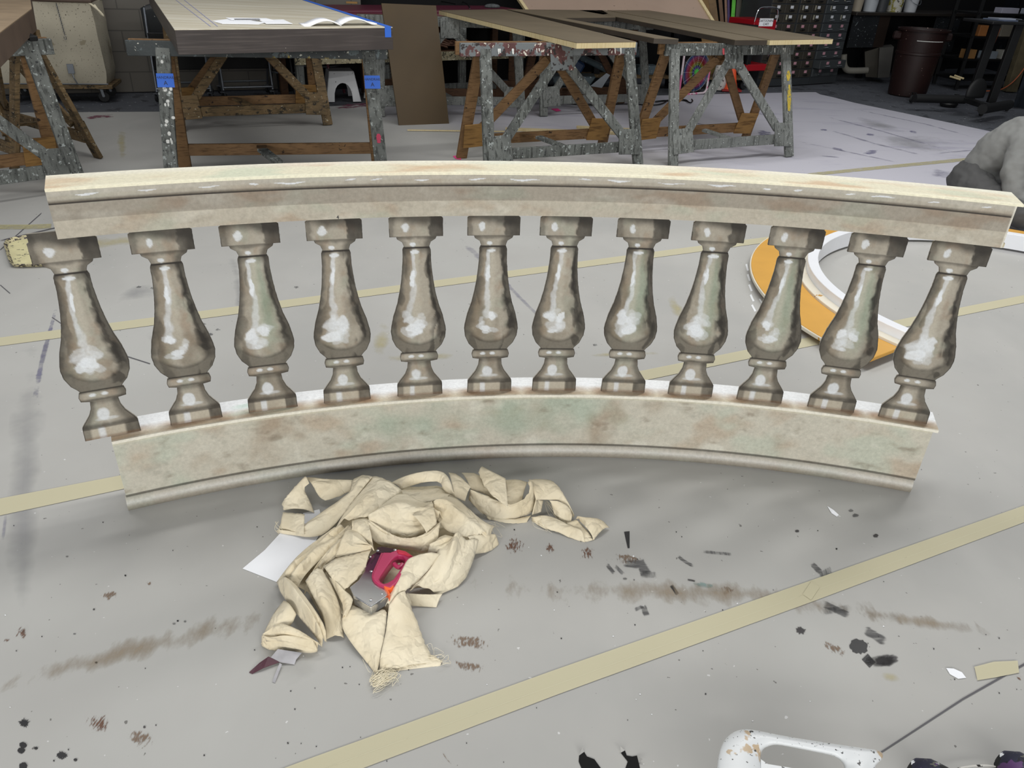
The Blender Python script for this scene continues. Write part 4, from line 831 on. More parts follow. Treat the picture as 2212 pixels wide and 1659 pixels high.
uvn = N.new('ShaderNodeUVMap'); uvn.uv_map = 'UVMap'; bk = N.new('ShaderNodeTexBrick'); L.new(uvn.outputs[0], bk.inputs[0]); bk.inputs['Scale'].default_value = 1; bk.inputs['Brick Width'].default_value = .41; bk.inputs['Row Height'].default_value = .205; bk.inputs['Mortar Size'].default_value = .006
bk.inputs['Color1'].default_value = sr('615d56'); bk.inputs['Color2'].default_value = sr('5d5952'); bk.inputs['Mortar'].default_value = sr('4b4843'); L.new(bk.outputs[0], b.inputs['Base Color'])
bp = N.new('ShaderNodeBump'); bp.inputs['Strength'].default_value = .6; bp.inputs['Distance'].default_value = .01; bp.invert = True; L.new(bk.outputs['Fac'], bp.inputs['Height']); L.new(bp.outputs[0], b.inputs['Normal']); M_['block'] = m
M_['darkwall'] = mat('black_masking_wall', '0b0b0c', .9, var=.1)
M_['bluedark'] = mat('dark_navy_wall', '15181f', .8, var=.2, spots=[('2a2e36', 12, .35)])
wallquad('wall_left', (-7.5, 7.36), (-1.95, 9.78), 0, 3.2, M_['block'])
wallquad('wall_back', (-2.4, 10.0), (8.6, 15.3), 0, 3.2, M_['darkwall'])
wallquad('wall_right', (8.4, 15.4), (8.4, 2.0), 0, 3.2, M_['bluedark'])
# ================================================================ trestles
gc = [0]
def horse(label, c, ang, L_, legs, S_, mats, h=.915, top=None, name='trestle', bare=False):
    t = thing(name, label, 'trestle', (c[0], c[1], 0), 'wooden paint trestles'); ca, sa = math.cos(R(ang)), math.sin(R(ang)); c = Vector((c[0], c[1], 0))
    def W(x, y, z): return c+Vector((x*ca-y*sa, x*sa+y*ca, z))
    for s, m in ((-1, mats[0]), (1, mats[1])):
        yy = lambda z: s*(.035+(S_/2-.035)*(1-z/h))
        fp = lambda x, z, off=0.0: W(x, yy(z)+s*off, z)
        nrm = (fp(0, .5, 1)-fp(0, .5, 0))
        xl, xr = legs; xm = (xl+xr)/2; tm = mats[2] if len(mats) > 2 and s < 0 else m
        mb = MB(); mb.beam(fp(-L_/2, h-.046), fp(L_/2, h-.046), .092, .030, nrm); mb.build('top_rail', tm, t, bevel=.003)
        for x, sg_ in ((xl, -1), (xr, 1)):
            mb = MB(); a = fp(x+sg_*.03, .0); mb.beam(fp(x+sg_*.05, .004), fp(x, h-.02), .088, .032, nrm); mb.build('leg', m, t, bevel=.003)
            if bare: continue
            mb = MB(); mb.beam(fp(xm+sg_*.035, h-.13, .004), fp(x-sg_*.09, .24, .004), .075, .024, nrm); mb.build('brace', m, t, bevel=.002)
            mb = MB(); xx = x+sg_*.0; mb.beam(fp(xx-sg_*.045, .10, -s*.026), fp(xx-sg_*.035, .29, -s*.026), .20, .012, nrm); mb.build('gusset', M_['gusset_ply'] if (s > 0 and m is M_['raw_wood']) else m, t, bevel=.002)
        if bare and s < 0: continue
        mb = MB(); mb.beam(fp(xl, .155), fp(xr, .155), .082, .026, nrm); mb.build('lower_rail', m, t, bevel=.002)
        if bare: continue
        mb = MB(); mb.beam(fp(xm, h-.19, .026), fp(xm, h-.005, .026), .19, .012, nrm); mb.build('gusset', tm, t, bevel=.002)
    mb = MB(); mb.beam(W(xm, -S_*.40, .175), W(xm-.12, 0, .21), .07, .02); mb.build('spreader', mats[0], t); mb = MB(); mb.beam(W(xm-.12, 0, .21), W(xm-.14, S_*.38, .18), .07, .02); mb.build('spreader', mats[1], t)
    return t, W
G_, G2, DK_, RD, RW, DW, BW = M_['grey_horse'], M_['grey_horse2'], M_['dark_horse'], M_['red_horse'], M_['raw_wood'], M_['dirty_wood'], M_['brown_wood']
h1, W1 = horse('paint-splashed trestle with blue tape labels holding the near end of the cream-topped platform', (-1.78, 5.50), 14, 1.66, (-.61, .70), .62, (G_, RW, DK_), bare=True)
h2, W2 = horse('dirty bare-wood trestle under the far end of the cream-topped platform', (-2.58, 7.46), 25, 1.24, (-.60, .60), .62, (DW, RW))
h3, W3 = horse('grey spattered trestle with a maroon-stained top, under the leftmost brown flat', (.17, 6.36), 25, 1.50, (-.55, .68), .62, (G_, RW, RD))
h4, W4 = horse('grey trestle with a yellow-smeared right leg, standing in front of the box fan', (1.69, 6.99), 26, 1.34, (-.58, .58), .62, (G2, RW, G_))
h5, W5 = horse('grey trestle nearest the left edge, its leg touching the balustrade end', (-3.56, 4.66), 45, 1.5, (-.6, .62), .5, (G_, RW))
h6, W6 = horse('brown trestle at the left edge behind the grey one, before the canvas hamper', (-3.98, 5.98), 146, 1.5, (-.62, .62), .62, (DW, DW))
h7, W7 = horse('weathered grey trestle at the back holding the far ends of the brown flats', (.66, 8.93), 24, 1.5, (-.58, .6), .6, (G2, BW))
h8, W8 = horse('brown trestle behind the tall leaning brown panel', (-.86, 8.42), 12, 1.7, (-.62, .74), .6, (G2, BW))
# blue tape labels
def face_label(W, x, z, side_y, parent, wd, ht, s1, s2):
    h = .915; yy = lambda z_: -(.035+(.31-.035)*(1-z_/h))-.0195
    a = W(x-wd/2, yy(z), z); b_ = W(x+wd/2, yy(z), z); up_ = (W(x, yy(z+.05), z+.05)-W(x, yy(z), z)).normalized(); X = (b_-a).normalized(); Nn = X.cross(up_)
    o = MB().slab([W(x, yy(z), z)+X*sx*wd/2+up_*sz*ht/2+Nn*.001 for sx, sz in ((-1, -1), (1, -1), (1, 1), (-1, 1))], .0008, d=-Nn).build('tape_label', M_['blue_tape'], parent)
    c = W(x, yy(z), z)+Nn*.0016; fr = frame(c+up_*ht*.2, X, Nn); text('tape_writing', s1, .023, fr, M_['ink'], o if False else parent, .0003); text('tape_writing', s2, .036, frame(c-up_*ht*.2, X, Nn), M_['ink'], parent, .0003)
face_label(W1, -.616, .685, -1, h1, .105, .085, 'HANDRAIL', 'A'); face_label(W1, .716, .685, -1, h1, .105, .085, 'HANDRAIL', 'A')
# yellow smears and white blobs on horse legs
ys = mat('yellow_smear', 'b39c3a', .6, var=.15, vscale=30, spots=[('6a6f60', 60, .40)]); ws = mat('white_drip', 'c9cac6', .6, var=.05)
def smear(W, x, z0, z1, wd, m, parent, S_=.62, off=.0175):
    h = .915; mb_ = MB(); rr = random.Random(int(x*100+z0*1000)); n = 12; L1 = []; R1 = []
    for i in range(n+1):
        z = z0+(z1-z0)*i/n; y = -(.035+(S_/2-.035)*(1-z/h))-off-.0012; k = wd*(.5+.5*math.sin(PI*min(1, max(.08, i/n))))*rr.uniform(.6, 1); L1.append(W(x-k/2, y, z)); R1.append(W(x+k/2, y, z))
    mb_.add(L1+R1, [(i, i+1, n+2+i, n+1+i) for i in range(n)]); return mb_.build('paint_smear', m, parent, fix=False)
smear(W4, .60, .62, .70, .05, ys, h4); smear(W4, .61, .38, .59, .05, ys, h4)
rr = random.Random(9)
for i in range(16): z = rr.uniform(.30, .85); smear(W1, -.64+.05*(z/.9)+rr.uniform(-.03, .03), z, z+rr.uniform(.015, .03), rr.uniform(.012, .03), ws, h1)
for W, hh in ((W3, h3), (W4, h4)):
    for i in range(10): smear(W, rr.uniform(-.5, .6), .83+rr.uniform(0, .03), .90, rr.uniform(.006, .02), ws, hh, off=.016)
smear(W1, .735, .30, .36, .04, mat('crimson_smear', 'a8304e', .6), h1)
smear(W4, -.10, .83, .912, .035, mat('coral_smear', 'c0525a', .6), h4, off=.016)
# ================================================================ platform with papers
zt = .918
m, nt, b = newmat('cream_painted_boards'); N = nt.nodes; L = nt.links; b.inputs['Roughness'].default_value = .42
tc = N.new('ShaderNodeNewGeometry'); mp = N.new('ShaderNodeMapping'); mp.inputs['Rotation'].default_value = (0, 0, R(-28)); mp.inputs['Scale'].default_value = (.8, 16, 1); L.new(tc.outputs['Position'], mp.inputs[0]); n1 = N.new('ShaderNodeTexNoise'); n1.inputs['Scale'].default_value = 1.6; n1.inputs['Detail'].default_value = 4; L.new(mp.outputs[0], n1.inputs[0])
r_ = N.new('ShaderNodeValToRGB'); r_.color_ramp.elements[0].position = .4; r_.color_ramp.elements[0].color = sr('bdb59f'); r_.color_ramp.elements[1].position = .62; r_.color_ramp.elements[1].color = sr('d2cdbd'); L.new(n1.outputs[0], r_.inputs[0]); L.new(r_.outputs[0], b.inputs[0]); M_['cream_top'] = m
M_['dark_fascia'] = mat('dark_brushed_fascia', '403a38', .45, var=.2, vscale=3, grain=('5a534f', (3, 3, 90), .5), spots=[('c4c0b4', 60, .17)])
PT = 1.05
c_nl, c_nr, c_fl, c_fr = g(377, 65, PT), g(848, 60, PT), g(318, -22, PT), g(590, -22, PT)
pf = thing('platform', 'cream-topped dark-sided platform laid over two trestles', 'platform', tuple((c_nl+c_nr)/2-Vector((0, 0, .13))))
mb = MB(); mb.slab([c_nl, c_nr, c_fr, c_fl], .128); mb.build('frame', M_['dark_fascia'], pf, bevel=.002)
mb = MB(); mb.slab([p+Vector((0, 0, .004)) for p in (c_nl, c_nr, c_fr, c_fl)], .0045); mb.build('deck', M_['cream_top'], pf)
ex = (c_nr-c_nl).normalized(); ey = (c_fr-c_nr).normalized()
mb = MB(); q = [c_nr, c_nr-ex*.045, c_fr-ex*.045, c_fr]; mb.add([p+Vector((0, 0, .0055)) for p in q], [(0, 1, 2, 3)]); mb.slab([c_nr-ex*.055-ey*.0015+Vector((0, 0, .006)), c_nr-ex*.012-ey*.0015+Vector((0, 0, .006)), c_nr-ex*.012-ey*.0015-Vector((0, 0, .055)), c_nr-ex*.055-ey*.0015-Vector((0, 0, .055))], .001, d=-ey); mb.build('blue_tape_edge', M_['blue_tape'], pf, fix=False)
bl = mat('blue_chalk', '8a8cb0', .7, var=.1)
for (x0, y0), (x1, y1), w_ in [((380, 0), (455, 57), 1.2), ((398, 0), (470, 57), 1.2), ((388, 0), (462, 57), 5)]:
    a, b_ = g(x0, y0, PT+.0052), g(x1, y1, PT+.0052); mb = MB(); n_ = Vector((1, .1, 0))*(.003 if w_ < 2 else .0); 
    if w_ < 2: mb.add([a-n_, a+n_, b_+n_, b_-n_], [(0, 1, 2, 3)]); mb.build('chalk_line', bl, pf, fix=False)
def pap(lab, pts, dz, th_=.002):
    o_ = MB().slab([g(x, y, PT+.0055+dz+th_) for x, y in pts], th_).build('printed_sheet', M_['paper']); tag(o_, lab, 'paper', 'papers on the platform'); o_['_org'] = tuple(o_.location); return o_
pap('printed white sheet nearest the blue chalk lines on the platform', [(458, 45), (500, 40), (575, 48), (560, 52), (480, 51)], 0)
o = pap('printed white sheet with a dark band lying on other papers on the platform', [(488, 38), (575, 39), (590, 43), (500, 43)], .004)
mb = MB(); mb.add([g(x, y, PT+.0128) for x, y in [(505, 40.5), (560, 40.5), (563, 42), (507, 42)]], [(0, 1, 2, 3)]); mb.build('printed_band', M_['ink'], o, fix=False)
pap('printed white sheet fanned out in the middle of the platform papers', [(560, 43), (612, 42), (632, 51), (575, 51)], .002)
bkk = thing('open_book', 'open white book with curling pages at the near edge of the platform', 'book', tuple(g(700, 52, PT+.006)))
c0 = g(738, 55, PT+.008); u = ex
for sgn in (-1, 1):
    mb = MB(); n = 14; wid = .24
    for i in range(n+1):
        t = i/n; z = .035*math.sin(PI*min(1, t*1.15))*(1-t*.35)+.002
        for j in (0, 1): mb.v.append(c0+u*sgn*wid*t+ey*.17*j+Vector((0, 0, z)))
    mb.f = [(2*i, 2*i+1, 2*i+3, 2*i+2) for i in range(n)]; mb.m = [0]*n; o = mb.build('pages', M_['paper'], bkk, smooth=True, fix=False); q = o.modifiers.new('t', 'SOLIDIFY'); q.thickness = .008; q.offset = -1
# left platform
pl = thing('platform', 'brown-topped dark platform corner at the top left edge', 'platform', tuple(g(30, 30, PT)-Vector((0, 0, .13))))
a, b_ = g(69, 20, PT+.01), g(-60, 118, PT+.01); back = g(66, 0, PT+.01)-a; back = back.normalized()*3.0
mb = MB(); mb.slab([a, b_, b_+back, a+back], .125); mb.build('frame', mat('brown_weathered_side', '5b4c40', .6, var=.2), pl, bevel=.004)
mb = MB(); mb.slab([p+Vector((0, 0, .005)) for p in (a, b_, b_+back, a+back)], .005); mb.build('deck', mat('tan_weathered_deck', '8d7a62', .6, var=.15, vscale=6), pl)
cl_ = thing('bar_clamp', 'black clamp sitting on the trestle end under the left platform', 'clamp', tuple(g(60, 80, .92)))
mb = MB(); mb.beam(g(45, 72, .95), g(74, 84, .93), .05, .03); mb.beam(g(47, 60, .98), g(52, 84, .93), .03, .03, (1, 0, 0)); mb.build('jaw', M_['black'], cl_, bevel=.005)
# ================================================================ brown flats on the trestles
ZF = .957
def flat(name, label, polys, th_=.022, edge=None):
    t = thing(name, label, 'painted flat', tuple(g(*polys[0][0], ZF)), 'brown flats laid on trestles')
    for pl_ in polys:
        P = [g(x, y, ZF) for x, y in pl_]; mb_ = MB(); mb_.slab(P, .004); mb_.build('face_panel', M_['flat_top'], t)
        mb_ = MB(); mb_.slab([p-Vector((0, 0, .0045)) for p in P], th_+.014); mb_.build('frame', M_['cream_wood'] if edge is None else edge, t)
    return t
flat('painted_flat', 'leftmost brown painted flat with pale wooden edges, on the maroon-topped trestle', [[(1246, 92), (1374, 90), (1088, 20), (948, 22)]])
dkb = mat('dark_flat_edge', '3b342c', .6, var=.2)
flat('painted_flat', 'narrow brown flat beside the opening between the two trestles', [[(1413, 82), (1466, 84), (1212, 38), (1330, 37), (1300, 22), (1096, 20)]], edge=dkb)
flat('painted_flat', 'thin brown strip flat right of the dark opening', [[(1588, 86), (1658, 86), (1306, 22), (1250, 22), (1352, 40)]], edge=dkb)
flat('painted_flat', 'rightmost brown painted flat whose pale end overhangs the trestle', [[(1664, 86), (1800, 84), (1400, 22), (1312, 22)]])
pn = thing('brown_panel', 'tall brown painted plywood panel leaning upright between the trestles', 'panel', tuple(g(915, 268)))
bl_, br_ = g(862, 271), g(970, 267); tl, tr_ = gy(824, 7, 7.98), gy(942, 12, 8.19)
nn = (br_-bl_).cross(tl-bl_).normalized(); mb = MB(); mb.slab([bl_, br_, tr_, tl], .019, d=-nn if nn.y < 0 else nn); mb.build('plywood_face', M_['brown_board'], pn)
mb = MB()
# ================================================================ things behind
# floor battens
for p, w_, lab in [([(880, 281), (1090, 284)], .012, 'thin pale wooden stick on the floor left of the middle trestle'), ([(1092, 279), (1400, 290)], .06, 'pale pine board lying on the floor behind the middle trestle'), ([(1245, 280), (1465, 291)], .05, 'second pale pine board lying on the floor between the trestles')]:
    mb = MB(); mb.beam(g(*p[0], .012), g(*p[1], .012), w_, .022 if w_ > .02 else .01); o = mb.build('wood_batten', M_['cream_wood']); tag(o, lab, 'wooden board', 'battens on the floor')
    o.location.z += .001 if w_ > .055 else (.024 if w_ > .04 else 0)
# canvas hamper
cv = mat('stained_canvas', 'b5ae9b', .8, var=.08, vscale=3, spots=[('4a4238', 70, .315), ('968d78', 5, .36)])
hA, hB = g(8, 222), g(243, 222); hx = (hB-hA).normalized(); hy = Vector((-hx.y, hx.x, 0)); hL = (hB-hA).length
ht_ = thing('canvas_hamper', 'large paint-specked canvas laundry hamper on a wooden caster base at the left', 'hamper', tuple(hA+hx*hL/2))
HP = lambda x, y, z: hA+hx*x+hy*y+Vector((0, 0, z))
mb = MB(); b0 = [HP(0, .02, .17), HP(hL, .02, .17), HP(hL, .42, .17), HP(0, .42, .17)]; b1 = [HP(-.03, -.02, .92), HP(hL-.01, -.02, .92), HP(hL+.0, .46, .92), HP(-.03, .46, .92)]
n = 14; lv = 12
for k in range(lv+1):
    for s in range(4):
        for i in range(n):
            t = i/n; p = b0[s].lerp(b0[(s+1) % 4], t).lerp(b1[s].lerp(b1[(s+1) % 4], t), k/lv); c_ = HP(hL/2, .22, p.z); bul = .02*math.sin(PI*t)*math.sin(PI*(.2+.6*k/lv))+.006*noise.noise(p*9)-(.03*(1-k/1.5) if k < 1.5 else 0); mb.v.append(p+(p-c_).normalized()*bul)
nn_ = 4*n
for k in range(lv):
    for i in range(nn_): mb.f.append((k*nn_+i, k*nn_+(i+1) % nn_, (k+1)*nn_+(i+1) % nn_, (k+1)*nn_+i))
mb.m = [0]*len(mb.f); mb.add([HP(.02, .04, .85), HP(hL-.02, .04, .85), HP(hL-.02, .42, .85), HP(.02, .42, .85)], [(0, 1, 2, 3)]); mb.build('canvas_bag', cv, ht_, smooth=True)
mb = MB(); mb.tube([HP(-.03, -.03, .93), HP(hL, -.03, .93), HP(hL+.01, .47, .93), HP(-.03, .47, .93)], .013, 8, closed=True); mb.build('rim', mat('leather_binding', '5a4a40', .6), ht_)
mb = MB(); mb.box((0, 0, 0), (hL+.06, .46, .035), Matrix.Translation(HP(hL/2, .22, .15)) @ Matrix.Rotation(math.atan2(hx.y, hx.x), 4, 'Z')); mb.build('wooden_base', M_['dirty_wood'], ht_, bevel=.003)
mb = MB(); mb.tube([HP(0, -.01, .18), HP(hL, -.01, .18)], .006, 6); mb.tube([HP(hL*.72, -.02, .18), HP(hL*.70, -.03, .24), HP(hL*.69, -.025, .35)], .006, 6); mb.build('wire_frame', M_['tube'], ht_)
mb = MB(); mb.beam(HP(hL*.69, -.035, .28), HP(hL*.69, -.03, .37), .06, .006, tuple(-hy)); mb.build('metal_tab', M_['tube'], ht_, bevel=.002)
def caster(p, parent, r_=.045, ang=0, m=None, name='caster'):
    d = Vector((math.cos(ang), math.sin(ang), 0)); s_ = Vector((-d.y, d.x, 0)); mb_ = MB(); mb_.tube([p+Vector((0, 0, r_))-s_*.012, p+Vector((0, 0, r_))+s_*.012], r_, 18); w_ = mb_.build(name, M_['black_rubber'], parent, smooth=True)
    mb_ = MB(); mb_.beam(p+Vector((0, 0, r_))+s_*.018, p+d*.01+s_*.018+Vector((0, 0, 2.4*r_)), .025, .004, tuple(s_)); mb_.beam(p+Vector((0, 0, r_))-s_*.018, p+d*.01-s_*.018+Vector((0, 0, 2.4*r_)), .025, .004, tuple(s_)); mb_.box(p+d*.01+Vector((0, 0, 2.45*r_)), (.05, .045, .006)); mb_.tube([p+Vector((0, 0, r_))-s_*.021, p+Vector((0, 0, r_))+s_*.021], .006, 8)
    f_ = mb_.build('caster_fork', m or M_['tube'], parent); return w_
for x, y in ((hL-.08, .06), (.1, .06), (hL-.08, .40), (.1, .40)): caster(HP(x, y, .002), ht_, .05, R(200))
mb = MB(); mb.tube([HP(hL*.68, -.05, .93)+Vector((0, 0, .0))]+[HP(hL*.68+.03*math.sin(k*.5)*.3, -.055-.001*k, .93-.018*k) for k in range(1, 16)], .004, 6)
links = MB()
for k in range(17):
    c = HP(hL*.70+.012*k/17, -.05, .90-.016*k); pts = [c+Vector((0, 0, .011*math.cos(t)))+(hx if k % 2 else hy)*.006*math.sin(t) for t in [i*PI/4 for i in range(8)]]; links.tube(pts, .0022, 5, closed=True)
c = HP(hL*.71, -.05, .90-.016*18); links.tube([c+Vector((0, 0, .02*math.cos(t)))+hx*.010*math.sin(t) for t in [i*PI/5 for i in range(9)]], .003, 5)
o = links.build('hanging_chain', M_['steel'], None); tag(o, 'steel chain with a snap hook hanging down the front of the canvas hamper', 'chain'); 
o = MB().tube(smooth_pts([HP(hL-.02, -.02, .92), HP(hL+.05, -.02, .86), HP(hL+.09, -.01, .80), HP(hL+.06, -.01, .83), HP(hL+.02, 0, .90)], 2), .010, 8).build('rope_loop', M_['thread'], ht_, smooth=True)
fc = MB(); n = 16
for i in range(n+1):
    for j in range(n+1):
        x, y = hL*.18+i/n*hL*.62, -.01+j/n*.42; fc.v.append(HP(x, y, .955+.035*noise.noise(Vector((x*5, y*6, 2)))+.02*noise.noise(Vector((x*14, y*16, 5)))))
fc.f = [(i*(n+1)+j, (i+1)*(n+1)+j, (i+1)*(n+1)+j+1, i*(n+1)+j+1) for i in range(n) for j in range(n)]; fc.m = [0]*len(fc.f)
o = fc.build('folded_canvas', M_['muslin'], None, smooth=True, fix=False); q = o.modifiers.new('t', 'SOLIDIFY'); q.thickness = .012; tag(o, 'folded cream canvas lying over the top of the hamper', 'cloth')
# nesting chairs
def nchair(lab, a, b_, hb=.86):
    a = Vector(a); b_ = Vector(b_); X = (b_-a).normalized(); Y = Vector((-X.y, X.x, 0)); wd = (b_-a).length; t = thing('nesting_chair', lab, 'chair', tuple(a+X*wd/2), 'nesting chairs along the block wall')
    for s in (0, 1):
        p = a+X*wd*s; caster(p+Vector((0, 0, .002)), t, .035, R(250)); caster(p+Y*.42+Vector((0, 0, .002)), t, .035, R(250))
        mb_ = MB(); mb_.tube(smooth_pts([p+Vector((0, 0, .10)), p+Y*.10+Vector((0, 0, .45)), p+Y*.26+Vector((0, 0, .80)), p+Y*.30+Vector((0, 0, hb))], 2), .012, 10); mb_.build('upright', M_['tube'], t, smooth=True)
        mb_ = MB(); mb_.tube([p+Y*.42+Vector((0, 0, .10)), p+Y*.12+Vector((0, 0, .46))], .012, 10); mb_.build('rear_leg', M_['tube'], t, smooth=True)
    mb_ = MB(); mb_.tube([a+Vector((0, 0, .13)), b_+Vector((0, 0, .13))], .012, 10); mb_.build('cross_bar', M_['tube'], t, smooth=True); mb_ = MB(); mb_.tube([a+Y*.42+Vector((0, 0, .13)), b_+Y*.42+Vector((0, 0, .13))], .010, 8); mb_.build('cross_bar', M_['tube'], t, smooth=True); mb_ = MB(); mb_.tube([a+Y*.12+Vector((0, 0, .50)), b_+Y*.12+Vector((0, 0, .50))], .010, 8); mb_.build('cross_bar', M_['tube'], t, smooth=True)
    mb_ = MB(); n_ = 12
    for i in range(n_+1):
        for j in range(7):
            x = -.03+(wd+.06)*i/n_; z = hb-.27+.32*j/6-.05*(abs(i/n_-.5)*2)**4*(j/6); mb_.v.append(a+X*x+Y*(.27+.05*math.sin(PI*i/n_)+.02*j/6)+Vector((0, 0, z)))
    mb_.f = [(i*7+j, (i+1)*7+j, (i+1)*7+j+1, i*7+j+1) for i in range(n_) for j in range(6)]; mb_.m = [0]*len(mb_.f); o_ = mb_.build('backrest', mat_back, t, smooth=True, fix=False); q_ = o_.modifiers.new('t', 'SOLIDIFY'); q_.thickness = .012
    mb_ = MB(); mb_.beam(a+Y*.16+Vector((0, 0, .47)), a+Y*.16+X*wd+Vector((0, 0, .47)), .36, .02, (0, .9, .1)); mb_.build('seat', M_['black'], t, bevel=.006); return t
mat_back = mat('black_chair_plastic', '26292b', .4, var=.1, spots=[('b9bcb8', 12, .33)])
nchair('nesting chair with paint-marked black back beside the canvas hamper', g(343, 221), g(458, 219))
nchair('nesting chair on casters partly hidden by the platform braces', g(486, 217), g(592, 214), .84)
# stools
rd = mat('chipped_maroon_paint', '5a2430', .6, var=.3, vscale=20, spots=[('8a8484', 40, .36)])
def stool(lab, c, r0, r1, h, m, ringm):
    c = Vector((c.x, c.y, 0)); t = thing('bar_stool', lab, 'stool', tuple(c), 'tall stools under the platform')
    for k in range(4):
        a = R(40+90*k); d = Vector((math.cos(a), math.sin(a), 0)); MB().tube([c+d*r0+Vector((0, 0, .003)), c+d*r1+Vector((0, 0, h))], .016, 8).build('leg', m, t, smooth=True)
    rr_ = (r0+(r1-r0)*.42)
    MB().tube([c+Vector((rr_*math.cos(i*PI/14), rr_*math.sin(i*PI/14), h*.42)) for i in range(28)], .009, 6, closed=True).build('foot_ring', ringm, t, smooth=True)
    MB().lathe([(0, h-.02), (.16, h-.02), (.175, h), (.165, h+.02), (0, h+.025)], c, 24).build('seat', m, t, smooth=True)
stool('tall chipped maroon stool with a steel foot ring behind the platform trestle', g(693, 205), .30, .15, .78, rd, M_['tube'])
stool('dark metal stool with a low foot ring beside the nesting chairs', g(622, 205), .20, .12, .6, M_['black'], M_['tube'])
def plstool(lab, c, m, ang):
    t = thing('step_stool', lab, 'stool', tuple(c), 'white plastic stools on the floor'); M = Matrix.Translation(c) @ Matrix.Rotation(ang, 4, 'Z'); hh = .30; mb_ = MB(); mb_.box((0, 0, hh), (.27, .27, .02), M); mb_.build('seat', m, t, bevel=.012, seg=3)
    for k in range(4):
        Mk = M @ Matrix.Rotation(k*PI/2, 4, 'Z'); n_ = 10; P_ = []
        out = [(-.19, 0), (-.135, hh), (.135, hh), (.19, 0), (.10, 0)]+[(.10*math.cos(PI*i/n_*.98+.0), .19*math.sin(PI*i/n_)**.7) for i in range(1, n_)]+[(-.10, 0)]
        pts = [Mk @ Vector((x, -.19+.055*z/hh, z+.002)) for x, z in out]; mb_ = MB(); mb_.slab(pts, .006, d=(Mk.to_3x3() @ Vector((0, 1, 0)))); mb_.build('side_panel', m, t)
wps = mat('worn_white_plastic', 'c9cbcd', .45, var=.06, spots=[('6a6a6c', 40, .27)])
plstool('low white plastic stool with arched legs behind the maroon stool', g(738, 214), wps, R(20)); plstool('paint-speckled low plastic stool right of the taped trestle leg', g(822, 207), mat('speckled_stool', 'a9a9a5', .5, var=.1, spots=[('4a4a4a', 50, .42)]), R(10))
# maroon workbench
mr_ = mat('maroon_vinyl', '571f30', .45, var=.12, vscale=5); bA, bB = g(648, 32, .90), g(1170, 32, .90); bx = (bB-bA).normalized(); by = Vector((-bx.y, bx.x, 0)); bL = (bB-bA).length
wb = thing('workbench', 'long maroon-topped workbench with a dark open shelf behind the trestles', 'workbench', tuple(Vector((bA.x, bA.y, 0))+bx*bL/2)); BP = lambda x, y, z: Vector((bA.x, bA.y, 0))+bx*x+by*(y+.28)+Vector((0, 0, z)); Mb = lambda x, y, z: Matrix.Translation(BP(x, y, z)) @ Matrix.Rotation(math.atan2(bx.y, bx.x), 4, 'Z')
mb = MB(); mb.box((0, 0, 0), (bL, .75, .05), Mb(bL/2, .37, .90)); mb.build('bench_top', mr_, wb, bevel=.02, seg=3)
MB().tube([BP(.1, .02, .86), BP(bL-.1, .02, .86)], .045, 14).build('rolled_edge', mr_, wb, smooth=True)
MB().box((0, 0, 0), (bL, .70, .02), Mb(bL/2, .40, .50)).build('shelf', M_['brown_wood'], wb); MB().beam(BP(0, .03, .46), BP(bL, .03, .46), .09, .03, tuple(by)).build('shelf_rail', mat('speckled_cream_rail', '9a9277', .7, var=.2, spots=[('3a362c', 40, .42), ('d9d3ba', 30, .35)]), wb)
MB().beam(BP(bL*.42, .03, .12), BP(bL, .03, .12), .10, .03, tuple(by)).build('lower_rail', G2, wb)
for x in (.05, bL*.36, bL*.70, bL-.05):
    for y in (.06, .68): MB().beam(BP(x, y, .01), BP(x, y, .875), .08, .05, tuple(by)).build('leg', G2 if y < .1 else BW, wb)
MB().box((0, 0, 0), (bL, .02, .8), Mb(bL/2, .74, .45)).build('back_panel', M_['darkwall'], wb)
rr = random.Random(4); ow = mat('scrap_wood', '6f5142', .75, var=.3, vscale=10, grain=('3a2a20', (20, 20, 20), .6))
def uncam(x, y, z=.55): p = g(x, y, z); return p
for i in range(38):
    k = rr.random(); px = 942+120*k; base = uncam(px, 92-24*(1-k)*rr.random()*1.3-2, .53); lv = .03+.13*(1-k)*rr.random(); p = BP(bL*.54+(px-942)/120*.62, .12+.25*rr.random(), .525+lv); a = R(26)+rr.uniform(-.5, .9); d = Vector((math.cos(a), math.sin(a), rr.uniform(-.35, .1)))*rr.uniform(.07, .16)
    if p.z-abs(d.z) < .53: p.z = .535+abs(d.z)
    o = MB().beam(p-d, p+d, .035, .014, (rr.uniform(-.5, .5), rr.uniform(-.5, .5), 1)).build('wood_offcut', ow); tag(o, 'short brown wood offcut in the heap on the maroon workbench shelf', 'wood offcut', 'offcuts heaped on the bench shelf')
# items on the bench
o = MB().tube(smooth_pts([g(x, y, .93) for x, y in [(935, 0), (960, 4), (985, 9)]], 2), .006, 6).build('cable', M_['black'], None); tag(o, 'black cable lying on the maroon bench top beside the tall panel', 'cable')
o = MB().tube(smooth_pts([g(x, y, .93) for x, y in [(990, 0), (1005, 6), (1013, 12), (1015, 18)]], 2), .006, 6).build('cable', M_['black'], None); tag(o, 'black cable drooping over the maroon bench edge', 'cable')
gl = blob('work_gloves', 'crumpled dark grey work gloves on the right end of the maroon bench', 'gloves', BP(bL-.28, .35, .94), .05, 1.9, .8, .6, .3, mat('glove_grey', '4c4f50', .8, var=.5, vscale=30))
o = MB().beam(g(748, 5, .93), g(772, 6, .93), .02, .02).build('hand_tool', mat('tool_wood', '9a7440', .6)); tag(o, 'small wooden-handled tool lying on the maroon bench top', 'tool')
